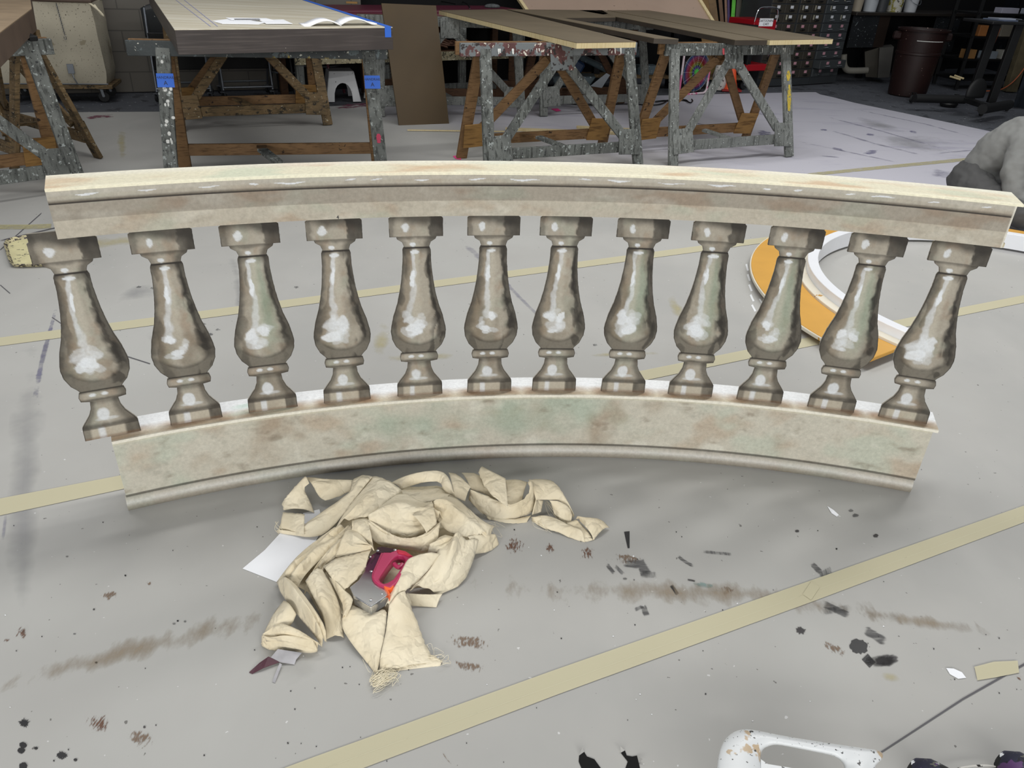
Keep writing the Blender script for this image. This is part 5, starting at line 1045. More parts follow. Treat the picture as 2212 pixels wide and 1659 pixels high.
# tan board leaning
tb = MB(); P = [gy(1060, -90, 10.5), gy(1455, -90, 10.9), gy(1541, 50, 10.5), gy(1165, 62, 10.0)]; nn = (P[1]-P[0]).cross(P[3]-P[0]).normalized(); tb.slab(P, .03, d=nn if nn.y > 0 else -nn)
pb = tb.build('plywood_sheet', [mat('pinkish_tan_ply', '9c8777', .6, var=.07, vscale=2, spots=[('5a4a40', 26, .25)])]); tag(pb, 'large pinkish tan plywood sheet leaning behind the brown flats', 'plywood sheet'); pb['_org'] = tuple(pb.location)
MB().beam(P[1]-nn*.0, P[2]-nn*.0, .035, .045, tuple(nn)).build('pale_edge', M_['cream_wood'], pb); MB().beam(P[0], P[3], .035, .045, tuple(nn)).build('pale_edge', M_['cream_wood'], pb)
rk = thing('lumber_rack', 'dark low rack holding up the leaning boards behind the trestles', 'rack', tuple(g(1400, 185))); a_, e_ = g(1150, 200), g(1620, 196); rx = (e_-a_).normalized(); ry = Vector((-rx.y, rx.x, 0))
MB().beam(a_+ry*.6+Vector((0, 0, .78)), e_+ry*.2+Vector((0, 0, .78)), .30, .04).build('top_beam', M_['black'], rk)
for t in (0, .33, .66, 1): p = a_.lerp(e_, t)+ry*(.6-.4*t); MB().beam(p+Vector((0, 0, .01)), p+Vector((0, 0, .77)), .08, .08, tuple(ry)).build('post', M_['black'], rk)
MB().beam(a_+ry*.6+Vector((0, 0, .14)), e_+ry*.2+Vector((0, 0, .14)), .30, .03).build('lower_shelf', M_['dirty_wood'], rk)
# blue grey rolled bits under the rack
bg = mat('dark_blue_tool_plastic', '233a5c', .5, var=.2); sl = mat('slate_plastic', '4c5a60', .5, var=.2, spots=[('a9b1b5', 30, .32)])
def onp(x, y, Y): return gy(x, y, Y)
o = MB().tube([onp(1235, 118, 9.6), onp(1260, 126, 9.5), onp(1310, 150, 9.4)], .035, 10).build('tool_case', sl, None, smooth=True); tag(o, 'slate grey tubular tool lying aslant under the dark rack', 'tool')
o = MB().box((0, 0, 0), (.16, .2, .12), Matrix.Translation(onp(1246, 140, 9.55)) @ Matrix.Rotation(.5, 4, 'Y')).build('blue_box', bg, None, bevel=.02); tag(o, 'small dark blue plastic box beneath the slate tool under the rack', 'box')
o = MB().slab([onp(x, y, 9.35) for x, y in [(1190, 165), (1288, 166), (1275, 185), (1200, 186)]], .3, d=Vector((0, 1, 0))).build('tub', sl, None, bevel=.01); tag(o, 'dark slate tub on the floor shelf behind the middle trestle', 'tub')
o = MB().slab([onp(x, y, 9.1) for x, y in [(1275, 186), (1310, 158), (1318, 162), (1300, 190)]], .02, d=Vector((0, 1, 0))).build('folding_bracket', M_['tube'], None); tag(o, 'pale folded metal bracket leaning on the slate tub', 'bracket')
for x, y, Y, lab in [(1366, 112, 9.9, 'dark grey machine part on the rack left of the box fan'), (1395, 150, 9.9, 'lower dark grey machine part left of the box fan')]:
    o = MB().box((0, 0, 0), (.30, .2, .10), Matrix.Translation(onp(x, y, Y)) @ Matrix.Rotation(.35, 4, 'Z')).build('machine_part', sl, None, bevel=.02); tag(o, lab, 'machine part')
ca_ = MB(); rr = random.Random(8)
for k in range(3):
    ca_.tube(smooth_pts([g(x, y+rr.uniform(-2, 2), .006+.004*k) for x, y in [(1200, 222), (1290, 228), (1350, 224), (1420, 228), (1450, 216), (1400, 222), (1480, 214), (1490, 224), (1498, 218), (1494, 214)]], 3), .005, 6)
o = ca_.build('cable', M_['black'], None); tag(o, 'tangle of black cable trailing on the floor from the box fan', 'cable')
# ================================================================ box fan
fa, fb = g(1466, 206), g(1540, 200); fx = (fb-fa).normalized(); fy = Vector((-fx.y, fx.x, 0)); fw_ = .50; FP = lambda x, y, z: fa+fx*x+fy*y+Vector((0, 0, z)); fan = thing('box_fan', 'white box fan with rainbow-painted round grille behind the right trestle', 'fan', tuple(FP(fw_/2, 0, 0)))
fc_ = FP(fw_/2, 0, .27)
def rrect(w_, h_, r_, n_=6):
    out = []
    for cx_, cz_, a0 in ((w_/2-r_, h_/2-r_, 0), (-w_/2+r_, h_/2-r_, 90), (-w_/2+r_, -h_/2+r_, 180), (w_/2-r_, -h_/2+r_, 270)):
        for i in range(n_+1): a = R(a0+90*i/n_); out.append((cx_+r_*math.cos(a), cz_+r_*math.sin(a)))
    return out
MB().tube([fc_+fx*x+Vector((0, 0, z))-fy*.0 for x, z in rrect(fw_, .53, .06)], .014, 8, closed=True).build('frame', mat('pink_white_frame', 'd9c9cf', .4, var=.05, spots=[('d06a94', 4, .50)]), fan, smooth=True)
o = MB().tube([fc_+fx*x+Vector((0, 0, z))+fy*.10 for x, z in rrect(fw_, .53, .06)], .014, 8, closed=True).build('rear_frame', M_['black'], fan)
P = [fc_+fx*x+Vector((0, 0, z))+fy*.11 for x, z in rrect(fw_-.01, .52, .06)]; MB().slab(P, .01, d=fy).build('back_shroud', M_['black'], fan)
cols = ['4fb34a', '5a4fa0', '4a4f96', '8fae3c', 'b9a23c', 'c7733c', 'b8433f', 'c0486a', 'c55a8e', '7a4a86', '3e6aa0', 'b0b0b4']
ms = [mat('grille_paint_'+c, c, .5, var=.1) for c in cols]; gr = MB()
for k in range(20):
    r_ = .03+.0107*k; mi = min(len(cols)-1, int(k*.6)); gr.tube([fc_+fx*r_*math.cos(t)+Vector((0, 0, r_*math.sin(t)))-fy*.012 for t in [i*2*PI/36 for i in range(36)]], .0018, 4, mi=mi, closed=True)
for k in range(12):
    a = k*PI/6; gr.tube([fc_+(fx*math.cos(a)+Vector((0, 0, math.sin(a))))*.03-fy*.012, fc_+(fx*math.cos(a)+Vector((0, 0, math.sin(a))))*.25-fy*.012], .0018, 4, mi=11)
gr.build('front_grille', ms, fan)
MB().tube([fc_-fy*.020, fc_-fy*.008], .032, 18).build('centre_cap', ms[0], fan, smooth=True)
for k in range(5):
    a = k*2*PI/5; d = fx*math.cos(a)+Vector((0, 0, math.sin(a))); e = fx*-math.sin(a)+Vector((0, 0, math.cos(a))); MB().slab([fc_+fy*.05+d*.03-e*.02, fc_+fy*.04+d*.19-e*.07, fc_+fy*.06+d*.20+e*.05, fc_+fy*.06+d*.03+e*.02], .003, d=fy).build('blade', mat('smoky_blade', '3c3338', .4), fan)
# cone, bucket
cn = thing('traffic_cone', 'orange traffic cone on a red base beside the box fan', 'traffic cone', tuple(g(1576, 197))); c = g(1576, 195); MB().lathe([(.10, .02), (.07, .12), (.03, .32), (.02, .34)], c, 18).build('cone_body', mat('cone_orange', 'd9532c', .5), cn, smooth=True); MB().box(c+Vector((0, 0, .012)), (.26, .26, .022)).build('cone_base', mat('cone_red', '8a2020', .5), cn)
bgp = thing('white_sack', 'scuffed white sack standing between the box fan and the traffic cone', 'sack', tuple(g(1552, 196))); MB().lathe([(.08, .005), (.10, .08), (.09, .2), (.07, .3), (.03, .33)], g(1550, 194), 16).build('sack_body', mat('scuffed_white_sack', 'bdbab6', .7, var=.2, vscale=12, spots=[('5a5654', 20, .4)]), bgp, smooth=True)
# standing lumber
for i, (xb, xt, w_, col, lab) in enumerate([(1525, 1512, .16, '8a6c40', 'wide golden plywood offcut standing behind the tan sheet'), (1546, 1533, .10, '7b6243', 'brown plank in the row of standing lumber'), (1561, 1552, .05, '6c513c', 'narrow brown stick in the standing lumber'), (1569, 1566, .03, '8a6b58', 'pinkish narrow stick in the standing lumber'), (1574, 1573, .03, '4a3b6a', 'purple-edged strip in the standing lumber'), (1581, 1588, .05, '5dbb3c', 'bright green strip in the standing lumber'), (1592, 1600, .07, '4c4a40', 'dark mottled strip right of the green one'), (1601, 1628, .06, '8c9094', 'grey slanted strip leaning right in the standing lumber'), (1615, 1648, .07, '7a6b35', 'short yellow-smeared board leaning right beside the red cart')]):
    a_ = gy(xb, 62, 11.9); t_ = gy(xt, (-40 if i != 8 else 24), 12.0); a_ = a_+(a_-t_).normalized()*((a_.z-.02)/max(.2, abs((t_-a_).normalized().z)))
    o = MB().beam(a_, t_, w_, .02, (0, 1, 0)).build('lumber_strip', mat('lumber_'+col, col, .65, var=.25, vscale=5, grain=('3a2c1c', (20, 20, 20), .3))); tag(o, lab, 'lumber', 'lumber standing behind the tan sheet')
# red cart
rc = mat('red_enamel', '9a1520', .4, var=.06); cA, cB = g(1604, 193), g(1650, 191); cx = (cB-cA).normalized(); cy = Vector((-cx.y, cx.x, 0)); CP = lambda x, y, z: cA+cx*x+cy*y+Vector((0, 0, z)); cw = (cB-cA).length
ct = thing('red_cart', 'red two-shelf utility cart with a white lettered sign beside the drawer cabinets', 'cart', tuple(CP(cw/2, .2, 0)))
def zof(px, py, P0): # height at which the point above P0 shows at row py
    lo, hi = 0, 3
    for _ in range(40):
        m_ = (lo+hi)/2; v = Vector((P0.x, P0.y, m_))-Vector((0, 0, CAM_H)); yy = CY-F_PX*v.dot(up)/v.dot(fw)
        if yy > py: lo = m_
        else: hi = m_
    return lo
z1_, z2_ = zof(0, 66, cA), zof(0, 43, cA); z3_, z4_ = zof(0, 154, cA), zof(0, 140, cA)
for nm, za, zb in (('upper_tray', z1_, z2_), ('lower_tray', z3_, z4_)): MB().slab([CP(0, 0, zb), CP(cw, 0, zb), CP(cw, .5, zb), CP(0, .5, zb)], zb-za).build(nm, rc, ct, bevel=.006)
for x in (.01, cw-.01):
    for y in (.01, .49): MB().tube([CP(x, y, .12), CP(x, y, z2_)], .010, 8).build('corner_post', M_['black'], ct, smooth=True); caster(CP(x, y, .004), ct, .05, .4)
MB().tube(smooth_pts([CP(.0, 0, z2_-.02), CP(.02, -.0, z2_+.11), CP(.07, 0, z2_+.15), CP(cw-.04, 0, z2_+.15), CP(cw, 0, z2_+.10), CP(cw, 0, z2_-.02)], 2), .010, 8).build('push_handle', M_['chrome'], ct, smooth=True)
sgc = CP(cw*.52, -.004, (z1_+z2_)/2+.035); sw = .24
o = MB().slab([sgc+cx*sx*sw/2+Vector((0, 0, sz*.047)) for sx, sz in ((-1, -1), (1, -1), (1, 1), (-1, 1))], .003, d=cy).build('sign', M_['paper'], ct)
text('sign_lettering', 'CARTOONING\nCART', .040, frame(sgc-cy*.0015+Vector((0, 0, -.002)), cx, -cy), M_['ink'], ct, .0004)
# ================================================================ drawer cabinets
dkm = mat('dark_grey_cabinet', '34373a', .45, var=.12, vscale=4); drm = mat('dark_drawer_front', '3c4042', .42, var=.12, vscale=6); drm2 = mat('brownish_drawer_front', '38352f', .45, var=.15, vscale=6); lab_w = mat('white_card_label', 'c9ccd2', .6, var=.02); lab_p = mat('pink_card_label', 'b88a96', .6, var=.02); lab_b = mat('beige_tape_tab', '8f8c7c', .7, var=.05)
fl_ = [g(1634, 188), g(1693, 186), g(1748, 183), g(1806, 179)]
for ci, (p0, p1) in enumerate(zip(fl_, fl_[1:])):
    X = (p1-p0).normalized(); Y = Vector((-X.y, X.x, 0)); W_ = (p1-p0).length-.01; nrow = 14; pit = .118
    lab = ['leftmost dark drawer cabinet, partly behind the trestle legs', 'middle dark drawer cabinet with small label cards', 'rightmost dark drawer cabinet with chrome pulls and one drawer pulled open'][ci]
    t = thing('drawer_cabinet', lab, 'cabinet', tuple(p0+X*W_/2), 'dark drawer cabinets'); CPP = lambda x, y, z, p0=p0, X=X, Y=Y: p0+X*x+Y*y+Vector((0, 0, z))
    MB().slab([CPP(0, .012, nrow*pit+.12), CPP(W_, .012, nrow*pit+.12), CPP(W_, .6, nrow*pit+.12), CPP(0, .6, nrow*pit+.12)], nrow*pit+.115).build('body', dkm, t)
    rr = random.Random(ci+20)
    for r_ in range(nrow):
        wide = ci == 2; openf = .10 if (ci == 2 and r_ == 1) else 0
        for c_ in range(1 if wide else 2):
            x0 = .012 if wide or c_ == 0 else W_/2+.004; x1 = W_-.012 if wide or c_ == 1 else W_/2-.004; z0 = .10+r_*pit
            dr = thing('drawer', None, None, tuple(t['_org'])); dr.parent = t; dr.location = (0, 0, 0)
            MB().slab([CPP(x0, -openf, z0+pit-.008), CPP(x1, -openf, z0+pit-.008), CPP(x1, .02, z0+pit-.008), CPP(x0, .02, z0+pit-.008)], pit-.014).build('drawer_front', drm if wide else drm2, dr, bevel=.003)
            for h_ in ((.28, .74) if wide else (.5,)):
                xc = x0+(x1-x0)*h_; lm = lab_w if r_ > 5 else lab_p
                MB().slab([CPP(xc-.026, -.004-openf, z0+.098), CPP(xc+.026, -.004-openf, z0+.098), CPP(xc+.026, -.004-openf, z0+.062), CPP(xc-.026, -.004-openf, z0+.062)], .003, d=Y).build('label_card', lm, dr)
                if wide: MB().tube([CPP(xc-.04, -.004-openf, z0+.035), CPP(xc-.036, -.022-openf, z0+.037), CPP(xc+.036, -.022-openf, z0+.041), CPP(xc+.04, -.004-openf, z0+.043)], .005, 6).build('pull', M_['chrome'], dr)
                else: MB().beam(CPP(xc-.04, -.012, z0+.038), CPP(xc+.04, -.012, z0+.038), .016, .02, tuple(Y)).build('pull', M_['black'], dr, bevel=.004)
                if r_ > 5 and rr.random() < .7: xt_ = xc-.065; MB().slab([CPP(xt_-.012, -.004, z0+.104), CPP(xt_+.012, -.004, z0+.104), CPP(xt_+.012, -.004, z0+.045), CPP(xt_-.012, -.004, z0+.045)], .002, d=Y).build('tape_tab', lab_b, dr)
# ================================================================ dark counter at right
k0, k1 = g(1812, 178), g(2060, 178)+Vector((.2, .5, 0)); kx = (k1-k0).normalized(); ky = Vector((-kx.y, kx.x, 0)); KL = 3.2; KP = lambda x, y, z: k0+kx*x+ky*y+Vector((0, 0, z))
kt = thing('workbench', 'dark paint-spattered counter with hanging front panel behind the brown bin', 'counter', tuple(KP(1, .3, 0)))
ktz = zof(0, 26, k0)
spm = mat('dark_spattered_panel', '191c1f', .6, var=.3, spots=[('7f878a', 24, .30), ('c0c4c4', 60, .26)]); brm = mat('dark_brown_panel', '241a14', .6, var=.2)
MB().slab([KP(-.02, -.05, ktz), KP(KL, -.05, ktz), KP(KL, .7, ktz), KP(-.02, .7, ktz)], .04).build('counter_top', mat('black_brown_top', '2a2622', .45, var=.2), kt, bevel=.004)
MB().slab([KP(0, 0, ktz-.041), KP(.52, 0, ktz-.041), KP(.52, 0, ktz-.47), KP(0, 0, ktz-.47)], .02, d=ky).build('front_panel', spm, kt); MB().slab([KP(.525, 0, ktz-.041), KP(.74, 0, ktz-.041), KP(.74, 0, ktz-.47), KP(.525, 0, ktz-.47)], .02, d=ky).build('front_panel', brm, kt)
MB().slab([KP(1.75, 0, ktz-.041), KP(2.3, 0, ktz-.041), KP(2.3, 0, ktz-.55), KP(1.75, 0, ktz-.55)], .02, d=ky).build('front_panel', spm, kt)
for x in (.02, .78, 1.7, 2.5, 3.15): MB().beam(KP(x, .35, .01), KP(x, .35, ktz-.04), .07, .07, tuple(ky)).build('post', M_['black'], kt)
MB().slab([KP(0, .68, ktz-.05), KP(KL, .68, ktz-.05), KP(KL, .68, .01), KP(0, .68, .01)], .02, d=ky).build('back_panel', M_['darkwall'], kt)
# buckets on the counter
def bucket(lab, x, r_, h, m, handle=True, name='bucket', n=22):
    c = KP(x, .18, ktz+.001); t = thing(name, lab, 'bucket' if name == 'bucket' else 'box', tuple(c), 'containers on the dark counter'); MB().lathe([(r_*.82, 0), (r_, h), (r_*1.05, h), (r_*1.05, h+.02), (r_*.96, h+.02), (r_*.8, .02), (0, .02)], c, n).build('bucket_body', m, t, smooth=True)
    if handle: MB().tube([c+kx*r_*1.06*math.cos(a)-ky*(.03+r_*math.sin(a)*.95)+Vector((0, 0, h-.10*math.sin(a))) for a in [i*PI/12 for i in range(13)]], .004, 6).build('wire_handle', M_['tube'], t)
bucket('beige square-looking pot at the left of the dark counter', .20, .085, .20, mat('beige_pot', '9a9282', .6), False); bucket('white bucket with a diagonal wire handle on the dark counter', .47, .11, .26, mat('white_bucket', 'aab0b6', .5, var=.06)); bucket('dark grey pail between the white buckets on the counter', .70, .10, .24, mat('grey_pail', '3c3f42', .5), False)
bucket('white bucket streaked with yellow and dark paint drips', .98, .13, .30, mat('dripped_bucket', 'b9b8ae', .5, var=.1, spots=[('8a8440', 9, .42), ('3c3a34', 20, .36)])); bucket('smaller lidded white bucket at the right of the counter', 1.32, .105, .20, mat('white_pail', 'b4b8bd', .5, var=.05))
# under the counter
o = MB().slab([gy(x, y, 12.5) for x, y in [(1868, 112), (1898, 103), (1900, 168), (1870, 166)]], .4, d=Vector((.3, 1, 0))).build('storage_bin', mat('dim_grey_bin', '3d3a33', .7), None); tag(o, 'grey-brown storage bin under the counter, left of the silver strap', 'bin')
o = MB().slab([gy(x, y, 12.4) for x, y in [(1900, 104), (1931, 101), (1921, 167), (1896, 168)]], .4, d=Vector((.3, 1, 0))).build('storage_bin', mat('lighter_grey_bin', '4a4945', .7), None); tag(o, 'lighter grey storage bin under the counter beside the brown bin', 'bin')
o = MB().tube(smooth_pts([gy(x, y, 12.2) for x, y in [(1823, 118), (1822, 138), (1828, 152), (1845, 153), (1874, 152)]], 2), .045, 12).build('drain_pipe', mat('pipe_grey', '6c6a62', .6, var=.15), None, smooth=True); tag(o, 'grey bent drain pipe low under the counter beside the cabinets', 'pipe')
# brown bin
bc = (g(1934, 208)+g(2006, 213))/2; bc = bc+Vector((.03, .25, 0)); tcn = thing('trash_can', 'large dark red-brown round plastic trash can on the concrete', 'trash can', tuple(bc))
bh = .83; mbn = mat('dark_red_brown_plastic', '200f0d', .5, var=.15, vscale=5, spots=[('a08a80', 40, .245)])
MB().lathe([(.24, .003), (.245, .03), (.275, bh*.62), (.285, bh*.63), (.285, bh*.66), (.275, bh*.67), (.30, bh*.97), (.325, bh*.97), (.33, bh), (.31, bh), (.29, bh*.95), (.23, .04), (0, .03)], bc, 36).build('can_body', mbn, tcn, smooth=True)
for s in (-1, 1): MB().box((0, 0, 0), (.10, .09, .10), Matrix.Translation(bc+Vector((s*.33, -.02*s, bh-.09)))).build('handle', mbn, tcn, bevel=.02)
MB().tube([bc+Vector((.291*math.cos(a), .291*math.sin(a), bh*.84)) for a in [R(235+8*i) for i in range(10)]], .005, 6).build('paint_streak', ws, tcn)
# rolling stand
rs_ = thing('rolling_stand', 'black rolling stand with padded legs and a tray of papers at the right', 'rolling stand', tuple(g(2090, 235))); bp_ = mat('black_padded_leg', '101112', .6, var=.2)
sp = lambda x, y, z: g(x, y, z)
L1a, L1b, L2a, L2b = sp(1976, 212, .15), sp(2085, 215, .15), sp(2122, 236, .15), sp(2180, 226, .15)
MB().tube([L1a, L1b], .05, 12).build('padded_leg', bp_, rs_, smooth=True); MB().tube([L2a, L2b], .055, 12).build('padded_leg', bp_, rs_, smooth=True); MB().beam(L1b, L2a.lerp(L2b, .3)+Vector((0, .15, 0)), .10, .05).build('cross_beam', bp_, rs_)
for p in [(1968, 222), (2060, 226), (2118, 251), (2174, 240)]: caster(g(*p, .002), rs_, .05, .7, M_['black'])
for a_, e_ in (((2095, 215), (2112, 45)), ((2140, 222), (2150, 42))):
    p = g(*a_, .16); z_ = zof(0, e_[1], p); MB().beam(p, Vector((p.x+.03, p.y, z_)), .09, .06, (0, 1, 0)).build('post', M_['black'], rs_, bevel=.004)
p = g(2120, 218, .16); zt_ = zof(0, 48, p); MB().box((0, 0, 0), (.95, .5, .03), Matrix.Translation(Vector((p.x+.1, p.y+.05, zt_))) @ Matrix.Rotation(.2, 4, 'Z')).build('tray', bp_, rs_, bevel=.006)
o = MB().box((0, 0, 0), (.42, .3, .012), Matrix.Translation(Vector((p.x, p.y, zt_+.024))) @ Matrix.Rotation(.3, 4, 'Z')).build('folder', mat('pale_blue_folder', '5a6478', .5, var=.2), None); tag(o, 'pale blue folder lying on the black rolling stand tray', 'folder')
o = MB().box((0, 0, 0), (.28, .2, .01), Matrix.Translation(Vector((p.x-.04, p.y, zt_+.036))) @ Matrix.Rotation(.1, 4, 'Z')).build('paper_sheet', mat('dim_paper', '8a909c', .5), None); tag(o, 'pale paper on top of the folder on the rolling stand', 'paper')
sd_ = blob('round_cushion', 'black round padded disc tilted on the base of the rolling stand', 'cushion', g(2108, 200, .28), .16, .95, .3, 1.0, .4, bp_)
o = MB().lathe([(0, .003), (.10, .003), (.11, .03), (.10, .05), (0, .05)], g(2048, 229), 20).build('cable_reel', M_['black'], None, smooth=True); tag(o, 'flat black disc with a yellow top patch on the concrete by the rolling stand', 'reel'); o['_org'] = tuple(o.location); MB().box(g(2048, 229)+Vector((-.01, -.02, .056)), (.13, .07, .006)).build('yellow_patch', mat('safety_yellow', 'c9c02c', .5), o)
# rack with clutter behind stand
sr_ = thing('steel_shelving', 'black steel shelving with clutter behind the rolling stand', 'shelving', tuple(gy(2130, 130, 11.8))); s0 = Vector((gy(2078, 150, 12.0).x, 12.0, 0)); 
for x, y in ((0, 0), (1.1, .3), (-.1, .5), (1.0, .8)): MB().beam(s0+Vector((x, y, .01)), s0+Vector((x, y, 1.25)), .05, .03, (0, 1, 0)).build('upright', M_['black'], sr_)
for z in (.15, .42, .72, 1.02): MB().slab([s0+Vector((x, y, z)) for x, y in ((-.02, -.02), (1.14, .3), (1.04, .84), (-.12, .52))], .025).build('shelf', M_['black'], sr_)
rr = random.Random(6)
for i, (x, z, w_, h_, col, lab) in enumerate([(.08, .42, .16, .12, '7a5a34', 'small tan carton on the lower left of the black shelving'), (.16, .72, .14, .14, '8a5a30', 'orange-brown carton in the middle of the black shelving'), (.42, .42, .22, .10, '6f7880', 'grey-blue box on the lower shelf of the black shelving'), (.72, .42, .24, .12, '8e8e88', 'pale grey box at the right of the lower shelf'), (.55, .72, .20, .20, '6a665c', 'dull taupe box in the middle of the black shelving'), (.85, .72, .18, .22, '5c5f54', 'olive grey box at the right of the black shelving'), (.5, 1.02, .3, .07, '9a9aa8', 'pale tray on the top of the black shelving'), (.88, 1.02, .16, .07, '9aa0ac', 'pale small tray at the top right of the shelving')]):
    o = MB().box((0, 0, 0), (w_, .14, h_), Matrix.Translation(s0+Vector((x, .10+.28*x, z+h_/2+.001))) @ Matrix.Rotation(.28, 4, 'Z')).build('storage_box', mat('box_'+col, col, .6, var=.1), None, bevel=.004); tag(o, lab, 'box', 'boxes on the black shelving')
# concrete-coloured post, cord and navy drape
pp = g(2180, 198); pz = 1.9; o = MB().beam(Vector((pp.x, pp.y, .004)), Vector((pp.x-.02, pp.y, pz)), .16, .12, (0, 1, 0)).build('wall_post', mat('weathered_timber', '5f5742', .8, var=.25, vscale=8), None, bevel=.004); tag(o, 'upright weathered tan post beside the rolling stand at the right edge', 'post')
oc = mat('orange_cord', 'c0653a', .5)
q0 = Vector((pp.x, pp.y-.10, 0)); o = MB().tube(smooth_pts([q0+Vector(v) for v in [(.18, 0, 1.2), (.14, -.02, .9), (.08, -.03, .55), (-.02, -.05, .22), (-.2, -.06, .03), (-.45, -.05, .012), (-.6, -.1, .012)]], 3), .008, 6).build('extension_cord', oc, None, smooth=True); tag(o, 'orange extension cord hanging down the tan post and along the floor', 'cord')
p = g(2098, 205, .2); o = MB().tube(smooth_pts([p+Vector(v) for v in [(.06, -.05, .75), (.02, -.08, .45), (.0, -.06, .2), (.03, -.05, .02)]], 3), .007, 6).build('extension_cord', oc, None, smooth=True); tag(o, 'orange cord dangling in front of the rolling stand post', 'cord')
nvy = mat('dark_navy_drape', '20262f', .8, var=.3, vscale=6, spots=[('8a9096', 40, .25)]); dr0 = g(2188, 232); mb = MB(); n = 30
for i in range(n+1):
    for z in (0.004, .6, 1.3): mb.v.append(Vector((dr0.x+1.6*i/n, dr0.y-.9*i/n+.03*math.sin(i*1.7), z)))
for i in range(n):
    for j in range(2): mb.f.append((i*3+j, (i+1)*3+j, (i+1)*3+j+1, i*3+j+1))
mb.m = [0]*len(mb.f); o = mb.build('drape', nvy, None, smooth=True, fix=False); q = o.modifiers.new('t', 'SOLIDIFY'); q.thickness = .01; tag(o, 'dark navy hanging drape at the right edge behind the post', 'drape')
tl_ = [((2052, 165), (2075, 172), 'left'), ((2062, 163), (2082, 170), 'right')]
for (a_, b2, s) in tl_: o = MB().tube([gy(*a_, 11.3), gy(*b2, 11.2)], .012, 8).build('wooden_handle', M_['cream_wood'], None); tag(o, f'{"upper" if s == "left" else "lower"} of two pale tool handles lying beyond the brown bin', 'tool handle')
# ================================================================ person
sw_ = mat('heather_grey_sweatshirt', '787977', .9, var=.07, vscale=5, bump=.4, bscale=9); tr_m = mat('charcoal_trousers', '4b4b4b', .85, var=.1, vscale=5, bump=.5, bscale=12); skn = mat('skin', 'c39a80', .55, var=.05); hrm = mat('dark_hair', '1f1814', .6, var=.2)
pr = thing('person', 'person in a grey sweatshirt and dark trousers sitting on the floor, leaning forward', 'person', (3.4, 5.55, 0)); pr.location.x -= .075
def body(name, pts, edges, m, parent, disp=.0, ds=.06, vox=.012):
    """one continuous surface: rounded tapering volumes along the bones, merged by voxel remesh and smoothed"""
    bm = bmesh.new(); og_ = Vector(parent['_org'])
    for a, b_ in edges:
        pa, pb = Vector(pts[a][:3]), Vector(pts[b_][:3]); ra, rb = (pts[a][3]+pts[a][4])/2, (pts[b_][3]+pts[b_][4])/2; n_ = max(2, int((pb-pa).length/(.35*min(ra, rb)))+1)
        for i in range(n_+1):
            t = i/n_; bmesh.ops.create_icosphere(bm, subdivisions=2, radius=ra+(rb-ra)*t, matrix=Matrix.Translation(pa.lerp(pb, t)-og_))
    me = bpy.data.meshes.new(name); bm.to_mesh(me); bm.free(); me.materials.append(m); o_ = bpy.data.objects.new(name, me); COL.objects.link(o_); o_.parent = parent
    rm = o_.modifiers.new('rm', 'REMESH'); rm.mode = 'VOXEL'; rm.voxel_size = vox; rm.use_smooth_shade = True; sm = o_.modifiers.new('sm', 'SMOOTH'); sm.factor = .5; sm.iterations = 12
    if disp:
        tx = bpy.data.textures.new(name+'_folds', 'CLOUDS'); tx.noise_scale = ds; d_ = o_.modifiers.new('folds', 'DISPLACE'); d_.texture = tx; d_.strength = disp; d_.mid_level = .5
    return o_
def skin(name, pts, edges, m, parent, root=0, sub=2, disp=0, ds=.12):
    me = bpy.data.meshes.new(name); og_ = Vector(parent['_org']); me.from_pydata([Vector(p[:3])-og_ for p in pts], edges, []); me.materials.append(m)
    o_ = bpy.data.objects.new(name, me); COL.objects.link(o_); o_.parent = parent; s_ = o_.modifiers.new('skin', 'SKIN'); s_.use_smooth_shade = True
    for v, p in zip(me.skin_vertices[0].data, pts): v.radius = (p[3], p[4] if len(p) > 4 else p[3])
    me.skin_vertices[0].data[root].use_root = True; q_ = o_.modifiers.new('sub', 'SUBSURF'); q_.levels = sub; q_.render_levels = sub
    if disp:
        rm = o_.modifiers.new('rm', 'REMESH'); rm.mode = 'VOXEL'; rm.voxel_size = .013; rm.use_smooth_shade = True; sm = o_.modifiers.new('sm', 'SMOOTH'); sm.factor = .5; sm.iterations = 14
        tx = bpy.data.textures.new(name+'_folds', 'CLOUDS'); tx.noise_scale = ds; d_ = o_.modifiers.new('folds', 'DISPLACE'); d_.texture = tx; d_.strength = disp; d_.mid_level = .5
    return o_
PX = lambda x, y, z, r, r2=None: (x, y, z, r, r2 or r)
# torso, both arms (one continuous sweatshirt)
pts = [PX(3.46, 5.66, .30, .17, .15), PX(3.50, 5.62, .40, .17, .17), PX(3.58, 5.58, .50, .17, .15), PX(3.62, 5.55, .545, .11, .10),
       PX(3.50, 5.43, .47, .085), PX(3.43, 5.30, .33, .078), PX(3.42, 5.20, .20, .070), PX(3.50, 5.12, .155, .062), PX(3.62, 5.06, .12, .050),
       PX(3.74, 5.66, .46, .085), PX(3.84, 5.50, .32, .07), PX(3.86, 5.30, .20, .06), PX(3.82, 5.14, .14, .05)]
body('sweatshirt', pts, [(0, 1), (1, 2), (2, 3), (2, 4), (4, 5), (5, 6), (6, 7), (7, 8), (2, 9), (9, 10), (10, 11), (11, 12)], sw_, pr, .03, .09)
pts = [PX(3.38, 5.66, .17, .175, .16), PX(3.34, 5.52, .14, .14, .13), PX(3.36, 5.28, .13, .095), PX(3.42, 5.02, .105, .085), PX(3.62, 5.10, .075, .062), PX(3.80, 5.24, .06, .05),
       PX(3.55, 5.70, .13, .12), PX(3.85, 5.62, .16, .09), PX(4.08, 5.48, .17, .075), PX(4.0, 5.26, .08, .055)]
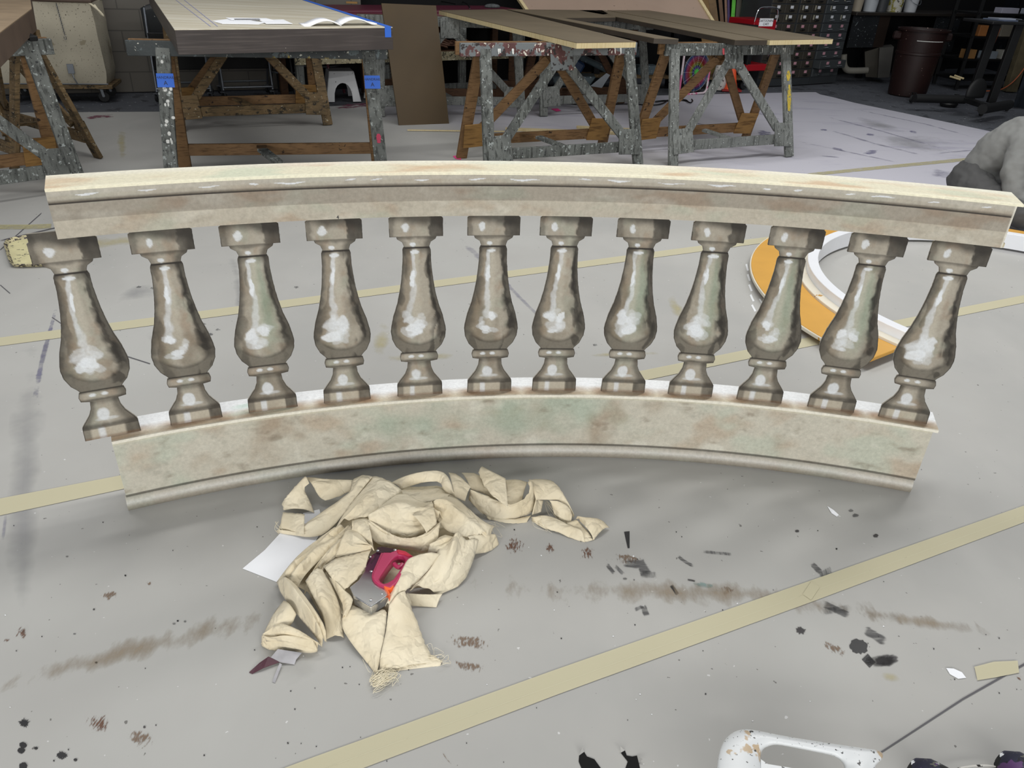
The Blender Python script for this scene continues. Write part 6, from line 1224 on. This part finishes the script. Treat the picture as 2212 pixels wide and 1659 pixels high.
body('trousers', pts, [(0, 1), (1, 2), (2, 3), (3, 4), (4, 5), (0, 6), (6, 7), (7, 8), (8, 9)], tr_m, pr, .03, .07)
# head, neck (continuous), face details
pts = [PX(3.62, 5.55, .55, .05), PX(3.68, 5.53, .61, .048), PX(3.75, 5.50, .665, .075, .07), PX(3.79, 5.49, .715, .078, .072), PX(3.84, 5.46, .655, .05)]
body('head', pts, [(0, 1), (1, 2), (2, 3), (2, 4)], skn, pr, vox=.007)
hd = Vector((3.775, 5.495, .70)); fwd = Vector((.75, -.35, -.45)).normalized(); sd = Vector((.42, .9, 0)).normalized(); upv = fwd.cross(sd).normalized(); upv = upv if upv.z > 0 else -upv
bm = bmesh.new(); bmesh.ops.create_uvsphere(bm, u_segments=24, v_segments=16, radius=.095); bmesh.ops.delete(bm, geom=[v for v in bm.verts if (v.co.normalized().dot(fwd) > .25 and v.co.normalized().dot(upv) < .55)], context='VERTS')
me = bpy.data.meshes.new('hair'); 
for v in bm.verts: v.co = v.co*(1+.06*noise.noise(v.co*30))+hd-Vector(pr['_org'])
bm.to_mesh(me); bm.free(); me.materials.append(hrm); o = bpy.data.objects.new('hair', me); COL.objects.link(o); o.parent = pr
for p_ in me.polygons: p_.use_smooth = True
q = o.modifiers.new('t', 'SOLIDIFY'); q.thickness = .012
fcx = hd+fwd*.075
for s in (-1, 1): MB().lathe([(0, -.009), (.007, -.006), (.009, 0), (.007, .006), (0, .009)], fcx+sd*s*.03+upv*.012-fwd*.004, 12).build('eye', mat('eye_dark', '2a2320', .2), pr, smooth=True)
MB().tube([fcx+upv*.015, fcx+fwd*.018-upv*.018, fcx-upv*.026], [.006, .011, .006], 8).build('nose', skn, pr, smooth=True); MB().tube([fcx-upv*.042-sd*.02-fwd*.012, fcx-upv*.045-fwd*.004, fcx-upv*.042+sd*.02-fwd*.012], .004, 6).build('mouth', mat('lips', '9a5a50', .5), pr, smooth=True)
for s in (-1, 1): MB().lathe([(0, -.02), (.010, -.012), (.012, 0), (.010, .012), (0, .02)], hd+sd*s*.082-upv*.01, 10).build('ear', skn, pr, smooth=True)
def hand(w0, d, side, parent):
    w0 = Vector(w0); d = Vector(d).normalized(); s_ = d.cross(Vector((0, 0, 1))).normalized()*side; pts = [(*w0, .024), (*(w0+d*.045), .030, .018), (*(w0+d*.085), .034, .016)]; ed = [(0, 1), (1, 2)]
    for k, (off, l_) in enumerate([(-.030, .062), (-.010, .074), (.010, .070), (.029, .054)]):
        b_ = w0+d*.092+s_*off; n0 = len(pts); pts += [(*b_, .0088), (*(b_+d*l_*.5+s_*off*.15-Vector((0, 0, .006))), .0082), (*(b_+d*l_+s_*off*.2-Vector((0, 0, .022))), .0070)]; ed += [(2, n0), (n0, n0+1), (n0+1, n0+2)]
    n0 = len(pts); b_ = w0+d*.030-s_*.028; pts += [(*b_, .012), (*(b_+d*.030-s_*.022), .0098), (*(b_+d*.058-s_*.028-Vector((0, 0, .008))), .008)]; ed += [(1, n0), (n0, n0+1), (n0+1, n0+2)]
    return skin('hand', pts, ed, skn, parent, 0, 2)
hand((3.66, 5.04, .105), (.95, -.25, -.35), 1, pr); hand((3.80, 5.09, .12), (.2, -.95, -.4), -1, pr)
pts = [PX(3.82, 5.25, .055, .042), PX(3.90, 5.22, .05, .046, .04), PX(4.0, 5.16, .035, .038, .028)]; skin('shoe', pts, [(0, 1), (1, 2)], M_['black'], pr, 0, 2)
